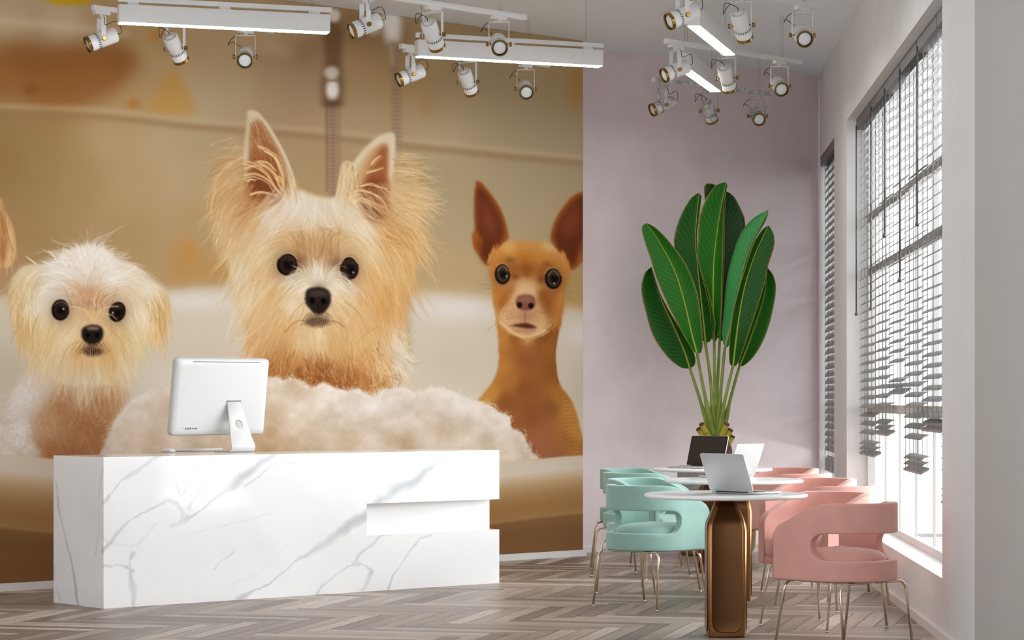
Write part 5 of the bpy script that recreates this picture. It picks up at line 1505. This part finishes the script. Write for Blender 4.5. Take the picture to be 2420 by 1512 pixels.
# ---- smooth brown dog on the right
Z4 = lambda x, y: (1060 + x / 3.779, 400 + y / 3.779)
Z5 = lambda x, y: (1060 + x / 2.7, 780 + y / 2.7)
BODY3 = [(1174, 752), (1177, 790), (1179, 835), (1177, 869), (1164, 902), (1138, 936), (1128, 955), (1150, 1020), (1200, 1090), (1300, 1110), (1400, 1100), (1384, 1050), (1375, 1024), (1364, 980), (1349, 943), (1327, 913), (1316, 880), (1314, 828), (1321, 785), (1326, 750), (1290, 735), (1250, 730), (1200, 735)]
CB3 = [(1185, 770, 176, 116, 54), (1315, 760, 150, 92, 42), (1245, 775, 128, 76, 40), (1220, 790, 142, 88, 44), (1285, 788, 126, 74, 36), (1185, 800, 178, 120, 58), (1184, 870, 176, 118, 54), (1160, 925, 180, 124, 58), (1140, 945, 184, 128, 62), (1245, 805, 154, 98, 52), (1245, 850, 142, 86, 48), (1240, 920, 134, 80, 44), (1205, 900, 162, 104, 52), (1195, 950, 132, 80, 40), (1250, 980, 132, 80, 46), (1270, 1040, 150, 94, 62), (1250, 1070, 142, 90, 60), (1220, 985, 140, 88, 48),
       (1310, 870, 136, 82, 38), (1305, 820, 146, 90, 42), (1320, 940, 160, 106, 50), (1345, 970, 172, 118, 58), (1360, 1020, 176, 122, 62), (1340, 1040, 150, 98, 52), (1370, 1070, 160, 108, 56), (1300, 960, 134, 82, 46), (1310, 1070, 148, 94, 60)]
sl, a = mask(BODY3, 1.6); put(sl, a, ramp(XX[sl], YY[sl], CB3, 3.2, 10))
fur(scatter(BODY3, 900), [(1190, 820, 0, 1), (1250, 850, .1, 1), (1160, 930, -.6, .8), (1250, 1000, 0, 1), (1340, 950, .5, .9), (1360, 1040, .2, 1)], 13, .9, 7, .35, .2, 4)
for k in range(30):
    y = 935 + k * 4.6; x = 1328 + k * .7 + rs.randn() * 2; line([(x, y), (x + 10, y - 2.5), (x + 22, y + 1)], 1.1, (200, 148, 84) if k % 2 else (132, 84, 38), .4)
def ear3(outer, inner, core):
    fill([Z4(*p) for p in outer], (150, 84, 34), 1.4); fill([Z4(*p) for p in inner], (96, 48, 28), 5)
    fill([Z4(*p) for p in core], (126, 66, 44), 10, .75)
ear3([(243, 112), (265, 104), (300, 122), (360, 195), (430, 290), (485, 395), (520, 510), (540, 615), (500, 660), (440, 750), (400, 800), (350, 860), (300, 810), (255, 745), (228, 690), (216, 590), (238, 545), (230, 420), (232, 280), (240, 180)],
     [(262, 150), (330, 200), (420, 330), (475, 450), (500, 560), (480, 640), (420, 740), (350, 830), (290, 740), (300, 640), (258, 560), (252, 420), (250, 260)], [(300, 240), (380, 340), (430, 480), (420, 580), (330, 560), (290, 420)])
fill([Z4(*p) for p in [(238, 548), (262, 590), (295, 640), (285, 720), (262, 745), (232, 700), (218, 600)]], (150, 84, 38), 3, .9)
fill([Z4(*p) for p in [(262, 600), (282, 640), (272, 720), (250, 690)]], (110, 56, 28), 4, .7)
fill([Z4(*p) for p in [(300, 640), (350, 720), (400, 780), (350, 850), (290, 760)]], (84, 40, 22), 7, .6)
ear3([(1225, 205), (1180, 206), (1110, 240), (1025, 335), (960, 440), (925, 540), (914, 630), (960, 700), (1030, 790), (1090, 900), (1140, 880), (1190, 830), (1260, 780), (1330, 700), (1330, 300)],
     [(1200, 240), (1120, 280), (1040, 370), (975, 480), (945, 590), (980, 690), (1050, 790), (1100, 870), (1170, 780), (1220, 640), (1240, 400)], [(1150, 300), (1180, 420), (1140, 560), (1060, 600), (1000, 560), (1040, 420)])
fill([Z4(*p) for p in [(960, 560), (1050, 620), (1120, 720), (1100, 850), (1020, 760), (960, 680)]], (92, 44, 24), 8, .6)
fill([Z4(*p) for p in [(1200, 640), (1240, 640), (1240, 760), (1190, 820), (1150, 800)]], (140, 82, 40), 5, .8)
HEAD3 = [Z4(*p) for p in [(430, 735), (470, 680), (540, 642), (650, 634), (740, 640), (820, 643), (890, 655), (940, 690), (1000, 760), (1055, 830), (1092, 900), (1075, 985), (1042, 1070), (1035, 1190), (1020, 1290), (985, 1385), (930, 1420), (830, 1470), (700, 1506), (580, 1482), (490, 1430), (440, 1370), (418, 1270), (395, 1160), (392, 1030), (368, 950), (362, 880)]]
C3 = [(1200, 585, 196, 150, 86), (1245, 575, 188, 134, 74), (1300, 580, 196, 156, 100), (1240, 610, 178, 114, 46), (1190, 610, 186, 124, 58), (1290, 612, 184, 122, 56), (1330, 640, 180, 122, 62), (1247, 640, 140, 84, 34), (1222, 636, 150, 92, 46), (1278, 640, 156, 96, 48), (1165, 640, 190, 128, 60), (1170, 690, 182, 116, 48), (1185, 720, 172, 108, 48), (1210, 680, 186, 136, 82),
      (1240, 668, 200, 156, 108), (1230, 690, 204, 166, 122), (1262, 690, 196, 156, 112), (1200, 735, 186, 142, 96), (1190, 755, 188, 146, 100), (1290, 740, 176, 128, 80), (1282, 700, 164, 104, 52), (1310, 700, 164, 104, 48), (1325, 700, 176, 118, 58), (1318, 740, 162, 100, 48), (1300, 770, 170, 116, 66), (1245, 742, 156, 104, 76), (1240, 785, 204, 162, 112), (1215, 785, 196, 150, 98), (1275, 783, 196, 152, 102), (1320, 780, 158, 98, 46), (1185, 785, 178, 118, 56), (1245, 795, 196, 148, 96)]
sl, a = mask(HEAD3, 1.5); put(sl, a, ramp(XX[sl], YY[sl], C3, 3.2, 8))
fill([Z4(*p) for p in [(620, 1040), (560, 1150), (480, 1250), (462, 1330), (480, 1390), (560, 1445), (640, 1482), (700, 1496), (790, 1476), (870, 1430), (885, 1320), (810, 1180), (765, 1060), (720, 1005), (660, 1005)]], (206, 168, 122), 5, .65)
fill([Z4(*p) for p in [(800, 1080), (880, 1090), (930, 1200), (900, 1330), (860, 1280), (815, 1170)]], (126, 70, 28), 6, .7)
fill([Z4(*p) for p in [(560, 1060), (600, 1050), (560, 1140), (500, 1220), (450, 1260), (440, 1180), (490, 1090)]], (146, 86, 36), 6, .65)
fill([Z4(*p) for p in [(420, 1130), (455, 1260), (455, 1370), (425, 1300), (405, 1180)]], (196, 140, 68), 5, .5)
fill([Z4(*p) for p in [(1000, 1100), (1030, 1160), (1010, 1300), (960, 1390), (940, 1340), (985, 1220)]], (188, 130, 60), 6, .5)
glow(*Z4(690, 900), 13, 26, (128, 74, 28), .55); glow(*Z4(590, 930), 16, 18, (150, 88, 42), .4); glow(*Z4(850, 950), 16, 18, (138, 80, 36), .4)
glow(*Z4(690, 1310), 30, 14, (146, 96, 66), .5)
D3_ = [(1245, 600, 0, -1), (1190, 600, -.5, -.8), (1300, 600, .5, -.8), (1170, 680, -.2, 1), (1325, 690, .2, 1), (1240, 680, 0, -1), (1200, 740, -.5, .8), (1290, 740, .5, .8), (1245, 640, 0, -1)]
fur(scatter(HEAD3, 900), D3_, 13, .9, 8, .35, .2, 4)
for e in ([(345, 850), (380, 740), (430, 730), (420, 790)], [(1000, 770), (1040, 770), (1090, 890), (1070, 900)]):
    fur(scatter([Z4(*p) for p in e], 60), [(1160, 600, .3, -1), (1340, 620, -.3, -1)], 15, 1.3, 14, .7, .3, 4, colors=lambda x, y: np.tile(np.array([190., 132, 68]), (len(x), 1)))
glow(*Z4(545, 810), 12, 8, (120, 70, 30), .6); glow(*Z4(880, 845), 12, 8, (124, 74, 34), .6)
glow(*Z4(600, 960), 9, 7, (110, 62, 30), .6); glow(*Z4(830, 985), 9, 8, (104, 58, 30), .6)
eye(*Z4(484, 936), 18.5, 24, ring=(22, 15, 12), iris=(70, 52, 40), hx=.5, hy=.2, hl=(200, 188, 176)); eye(*Z4(938, 976), 20, 24.5, ring=(20, 14, 12), iris=(66, 48, 36), hx=.1, hy=.45, hl=(190, 176, 164))
for c in (Z4(484, 936), Z4(938, 976)): line([(c[0] - 13 + 26 * t, c[1] - 15 * math.sin(math.pi * t) - 5) for t in np.linspace(0.05, .95, 8)], 1.1, (150, 134, 120), .7, False)
line(curve([Z4(*p) for p in [(425, 870), (480, 838), (530, 870), (560, 930)]]), 1.6, (200, 146, 78), .6, False); line(curve([Z4(*p) for p in [(860, 930), (900, 885), (970, 890), (1010, 950)]]), 1.6, (196, 142, 74), .6, False)
fill([Z4(*p) for p in [(602, 1170), (625, 1130), (690, 1116), (755, 1130), (778, 1170), (775, 1220), (740, 1252), (690, 1262), (630, 1245), (603, 1210)]], (124, 76, 60), 2.5)
fill([Z4(*p) for p in [(625, 1150), (690, 1130), (750, 1150), (740, 1180), (640, 1180)]], (154, 108, 90), 5, .7)
ell(*Z4(636, 1212), 6, 7, (34, 18, 16), 2); ell(*Z4(738, 1218), 6.5, 7, (34, 18, 16), 2)
line([Z4(688, 1240), Z4(685, 1370)], 1.4, (112, 72, 52), .6, False)
fill([Z4(*p) for p in [(540, 1400), (590, 1385), (640, 1376), (690, 1372), (740, 1384), (790, 1412), (740, 1424), (680, 1420), (600, 1405)]], (78, 38, 28), 2.4, .95)
fill([Z4(*p) for p in [(560, 1420), (690, 1432), (790, 1420), (760, 1450), (690, 1462), (600, 1448)]], (156, 104, 78), 4, .8)
line(curve([Z4(*p) for p in [(470, 1370), (540, 1430), (620, 1480), (700, 1500), (780, 1480), (860, 1440), (920, 1395)]]), 3.0, (214, 178, 128), .8, False)
line(curve([Z4(*p) for p in [(880, 1430), (915, 1405), (935, 1385)]]), 1.5, (96, 56, 34), .8, False)
line(curve([Z4(*p) for p in [(620, 1060), (570, 1150), (500, 1230), (462, 1320), (470, 1380)]]), 2.0, (206, 162, 112), .45, False)
for k in range(60):
    x, y = Z4(rs.uniform(490, 600), rs.uniform(1180, 1340)); ell(x, y, 1.4, 1.4, (150, 104, 66), .8, .4)
    x, y = Z4(rs.uniform(770, 880), rs.uniform(1150, 1300)); ell(x, y, 1.4, 1.4, (136, 92, 56), .8, .4)
for pts in [[(400, 1035), (330, 1030), (270, 1025)], [(395, 1062), (350, 1065), (325, 1066)], [(425, 1385), (380, 1410), (350, 1450)], [(1045, 1085), (1090, 1100), (1115, 1108)], [(1045, 1120), (1080, 1145), (1105, 1168)]]:
    line([Z4(*p) for p in pts], .9, (120, 90, 60), .5)
line(curve([Z5(*p) for p in [(380, 0), (430, 25), (480, 55), (520, 60), (580, 40), (640, 10)]]), 2.5, (206, 160, 104), .6, False)
glow(*Z5(505, 70), 12, 10, (196, 150, 98), .6); line(curve([Z5(*p) for p in [(700, 0), (680, 130), (690, 270), (700, 340)]]), 1.8, (96, 54, 22), .5, False)

# ---- foam
FOAM = [(225, 1110), (236, 1075), (252, 1040), (266, 1005), (284, 975), (318, 942), (360, 925), (420, 912), (480, 908), (560, 905), (648, 890), (668, 900), (690, 892), (720, 902), (738, 916), (760, 905), (790, 915), (815, 922), (842, 918), (862, 928), (882, 938), (905, 922), (930, 918), (950, 914), (985, 925), (1020, 915), (1060, 920), (1100, 935), (1135, 948), (1160, 958), (1185, 976), (1204, 984), (1212, 1010), (1236, 1022), (1248, 1048), (1258, 1070), (1262, 1090), (1100, 1140), (700, 1150), (300, 1140)]
CF = [(260, 1060, 198, 182, 160), (300, 960, 208, 196, 178), (330, 1000, 198, 180, 158), (300, 1040, 196, 176, 150), (400, 950, 198, 182, 160), (500, 980, 200, 184, 162), (680, 920, 206, 190, 166), (660, 1000, 196, 176, 148), (640, 1040, 188, 160, 126), (720, 980, 204, 188, 164), (780, 940, 214, 202, 184), (840, 960, 212, 202, 188), (900, 950, 214, 204, 190), (880, 1010, 202, 186, 164), (960, 960, 208, 196, 180), (1000, 1020, 198, 182, 160), (1080, 960, 208, 198, 182), (1060, 1030, 196, 178, 152), (1150, 980, 208, 196, 178), (1130, 1040, 202, 186, 164), (1200, 1020, 206, 192, 172), (1230, 1060, 200, 184, 160), (950, 1050, 190, 168, 138), (820, 1050, 194, 174, 146), (1180, 1080, 198, 180, 154)]
sl, a = mask(FOAM, 2.2)
x, y = XX[sl], YY[sl]
nz = fbm(x / 46 + 3, y / 40, 5, 71) - .5; n2 = fbm(x / 15, y / 13, 3, 77) - .5
cf = ramp(x, y, CF, 3, 18) + (nz * 58 + n2 * 5)[..., None] * np.array([.92, 1.02, 1.2]) + np.array([-3, -6, -8])
edge = a * (1 + 0)
put(sl, np.clip(a * 1.0 + n2 * 1.2 * (a * (1 - a) * 4), 0, 1), cf)
q = smooth_closed(FOAM, 5)
for i in range(0, len(q)):
    px, py = q[i]
    if py > 1085 or px < 250: continue
    for k in range(3):
        j = rs.randn(2) * 4; t = rs.uniform(0, 6.3); r_ = rs.uniform(4, 9)
        line([(px + j[0] + r_ * math.cos(t + u * .6), py + j[1] + 2 + r_ * math.sin(t + u * .6)) for u in range(4)], 1.2, (222, 210, 192), .4)
for k in range(60):
    px, py = rs.uniform(260, 1230), rs.uniform(930, 1070); r_ = rs.uniform(5, 14); t = rs.uniform(0, 6.3)
    if py < 980 - 0 and px > 1180: continue
    if px > 1150 and py < 990 + (px - 1150) * .9: continue
    if px < 300 and py < 1000: continue
    line([(px + r_ * math.cos(t + u * .5), py + r_ * math.sin(t + u * .5)) for u in range(5)], 2.2, (222, 208, 188), .16)
FL2 = [(-440, 1000), (-60, 960), (20, 985), (50, 1000), (70, 1040), (60, 1090), (-440, 1110)]
sl, a = mask(FL2, 6); x, y = XX[sl], YY[sl]; put(sl, a * .9, np.array([198, 184, 164], np.float32) + ((fbm(x / 24, y / 22, 4, 88) - .5) * 40)[..., None])
for k in range(70):
    px, py = rs.normal(48, 14), rs.normal(1022, 22); r_ = rs.uniform(4, 11); t = rs.uniform(0, 6.3)
    line([(px + r_ * math.cos(t + u * .6), py + r_ * math.sin(t + u * .6)) for u in range(5)], 1.1, (224, 214, 198), .5)
# ---- front of the tub and the floor under it
def rim_y(x):
    """top edge of the near rim, and its lower lip"""
    xs = [-420, -100, 0, 125, 400, 700, 1000, 1182, 1260, 1378, 1400]
    top = [1060, 1066, 1073, 1084, 1108, 1120, 1110, 1096, 1085, 1073, 1070]
    lip = [1215, 1232, 1245, 1260, 1282, 1286, 1262, 1235, 1224, 1210, 1207]
    return np.interp(x, xs, top), np.interp(x, xs, lip)
tp, lp_ = rim_y(XX)
tp = blur1(tp.astype(np.float32), 40); lp_ = blur1(lp_.astype(np.float32), 40)
f = (YY - tp) / (lp_ - tp)
stops = [(-.02, (186, 164, 132)), (.0, (196, 178, 150)), (.10, (198, 182, 158)), (.22, (200, 184, 162)), (.30, (192, 168, 136)), (.42, (178, 148, 108)), (.60, (160, 124, 80)), (.80, (152, 113, 70)), (.93, (156, 119, 75)), (.985, (160, 123, 79)), (1.03, (134, 98, 62)), (1.2, (128, 92, 58)), (1.7, (132, 95, 60))]
cc = np.stack([np.interp(f, [s[0] for s in stops], [s[1][i] for s in stops]) for i in range(3)], -1).astype(np.float32)
al = np.clip((YY - tp) / 5 + .5, 0, 1)
PIC[:] = PIC * (1 - al[..., None]) + cc * al[..., None]
PIC = np.clip((PIC - 158) * 1.04 + 157, 0, 255) * np.array([1.0, 1.0, 1.03], np.float32)
PIC += ((fbm(XX / 3.0, YY / 3.0, 2, 99) - .5) * 3)[..., None]

# ---- print it on the wall
def mural():
    org = M0 + N2 * .0                                  # right edge, on the wall line; u runs to the left
    z0, z1 = .050, H - .002
    us = np.concatenate([np.arange(0, 5.075, .0055), np.arange(5.08, 6.55, .03)])
    zs = np.linspace(z0, z1, 850)
    U, Z = np.meshgrid(us, zs, indexing='ij')
    X = M0.x - U2.x * U; Y = M0.y - U2.y * U
    # flat picture coordinates of each point of the print (the same homography for the whole sheet)
    px = CX + FPX * X / Y; py = CY - FPX * (Z - EYE) / Y
    gx = np.clip((px - GX0) / ST, 0, GW - 1.001); gy = np.clip((py - GY0) / ST, 0, GH - 1.001)
    i = gx.astype(int); j = gy.astype(int); fx = (gx - i)[..., None]; fy = (gy - j)[..., None]
    c = (PIC[j, i] * (1 - fx) + PIC[j, i + 1] * fx) * (1 - fy) + (PIC[j + 1, i] * (1 - fx) + PIC[j + 1, i + 1] * fx) * fy
    lin = srgb_lin(c) * MURAL_GAIN
    nu, nz = U.shape
    off = .004
    P = np.stack([X + N2.x * (off - .006), Y + N2.y * (off - .006), Z], -1).reshape(-1, 3)
    Bk = np.stack([X + N2.x * (-.0055), Y + N2.y * (-.0055), Z], -1)
    idx = np.arange(nu * nz).reshape(nu, nz)
    F = np.stack([idx[:-1, :-1], idx[:-1, 1:], idx[1:, 1:], idx[1:, :-1]], -1).reshape(-1, 4)
    # narrow returns along the four edges
    ring = np.concatenate([idx[0, :], idx[1:, -1], idx[-1, -2::-1], idx[-2:0:-1, 0]])
    bv = Bk.reshape(-1, 3)[ring]; nb = len(P); P = np.concatenate([P, bv]); m_ = len(ring); k = np.arange(m_)
    F2_ = np.stack([ring, nb + k, nb + (k + 1) % m_, np.roll(ring, -1)], -1)
    F = np.concatenate([F, F2_])
    col = np.concatenate([lin.reshape(-1, 3), lin.reshape(-1, 3)[ring]])
    me = bpy.data.meshes.new('wall_mural')
    me.vertices.add(len(P)); me.vertices.foreach_set('co', P.astype(np.float32).ravel())
    me.loops.add(F.size); me.loops.foreach_set('vertex_index', F.astype(np.int32).ravel())
    me.polygons.add(len(F)); me.polygons.foreach_set('loop_start', np.arange(0, F.size, 4, dtype=np.int32)); me.polygons.foreach_set('loop_total', np.full(len(F), 4, np.int32))
    me.update(calc_edges=True); me.validate()
    at_ = me.color_attributes.new('paint', 'FLOAT_COLOR', 'POINT')
    at_.data.foreach_set('color', np.concatenate([col, np.ones((len(col), 1))], 1).astype(np.float32).ravel())
    me.materials.append(vcol_mat('printed_wallpaper', 'paint', rough=.8, spec=.03))
    o = bpy.data.objects.new('dog_mural', me); COL.objects.link(o)
    tag(o, 'wall-sized printed mural of cream, white and brown dogs sitting in a foamy bathtub', 'mural')
mural()
# ------------------------------------------------------------------ camera, sky, view
cam = bpy.data.cameras.new('camera'); co = bpy.data.objects.new('camera', cam); COL.objects.link(co)
co.location = (0, 0, EYE); co.rotation_euler = (R(90), 0, 0)
cam.sensor_width = 36; cam.sensor_fit = 'HORIZONTAL'; cam.lens = 36 * FPX / 2420
cam.shift_y = (CY - 756) / 2420
cam.clip_end = 200; cam.clip_start = .05
scene.camera = co

# hazy daylight: an overcast sky, brighter on the right, with an added glow aimed through the windows
w = bpy.data.worlds.new('sky'); scene.world = w; w.use_nodes = True
nt = w.node_tree; bg = nt.nodes['Background']; L = nt.links.new
tc = nt.nodes.new('ShaderNodeTexCoord')
def lobe(d, lo, hi):
    v = nt.nodes.new('ShaderNodeVectorMath'); v.operation = 'DOT_PRODUCT'; v.inputs[1].default_value = Vector(d).normalized(); L(tc.outputs['Generated'], v.inputs[0])
    m = nt.nodes.new('ShaderNodeMapRange'); m.interpolation_type = 'SMOOTHSTEP'; m.inputs['From Min'].default_value = lo; m.inputs['From Max'].default_value = hi; L(v.outputs['Value'], m.inputs['Value'])
    return m.outputs['Result']
def mad(a, k, c):
    n = nt.nodes.new('ShaderNodeMath'); n.operation = 'MULTIPLY_ADD'; L(a, n.inputs[0]); n.inputs[1].default_value = k
    if isinstance(c, (int, float)): n.inputs[2].default_value = c
    else: L(c, n.inputs[2])
    return n.outputs[0]
st = mad(lobe((1, .45, 0), -.1, .6), SKY_RIGHT, SKY_BASE)
st = mad(lobe(GLOW_DIR, GLOW_LO, 1.0), GLOW_K, st)
L(st, bg.inputs['Strength']); bg.inputs['Color'].default_value = SKY_TINT
def portal(name, c, d, w_, h_):
    l = bpy.data.lights.new(name, 'AREA'); l.shape = 'RECTANGLE'; l.size = w_; l.size_y = h_
    l.cycles.is_portal = True
    o = bpy.data.objects.new(name, l); COL.objects.link(o); o.location = c
    o.rotation_euler = Vector(d).to_track_quat('-Z', 'Y').to_euler()

scene.view_settings.view_transform = 'Standard'; scene.view_settings.look = 'None'
scene.view_settings.gamma = 1; scene.view_settings.exposure = EXPO
scene.view_settings.use_curve_mapping = False
try:
    scene.cycles.max_bounces = 8; scene.cycles.diffuse_bounces = 6; scene.cycles.use_adaptive_sampling = True; scene.cycles.adaptive_threshold = .02; scene.cycles.transparent_max_bounces = 16
    scene.cycles.sample_clamp_indirect = 8
    scene.cycles.caustics_reflective = False; scene.cycles.caustics_refractive = False
except Exception:
    pass
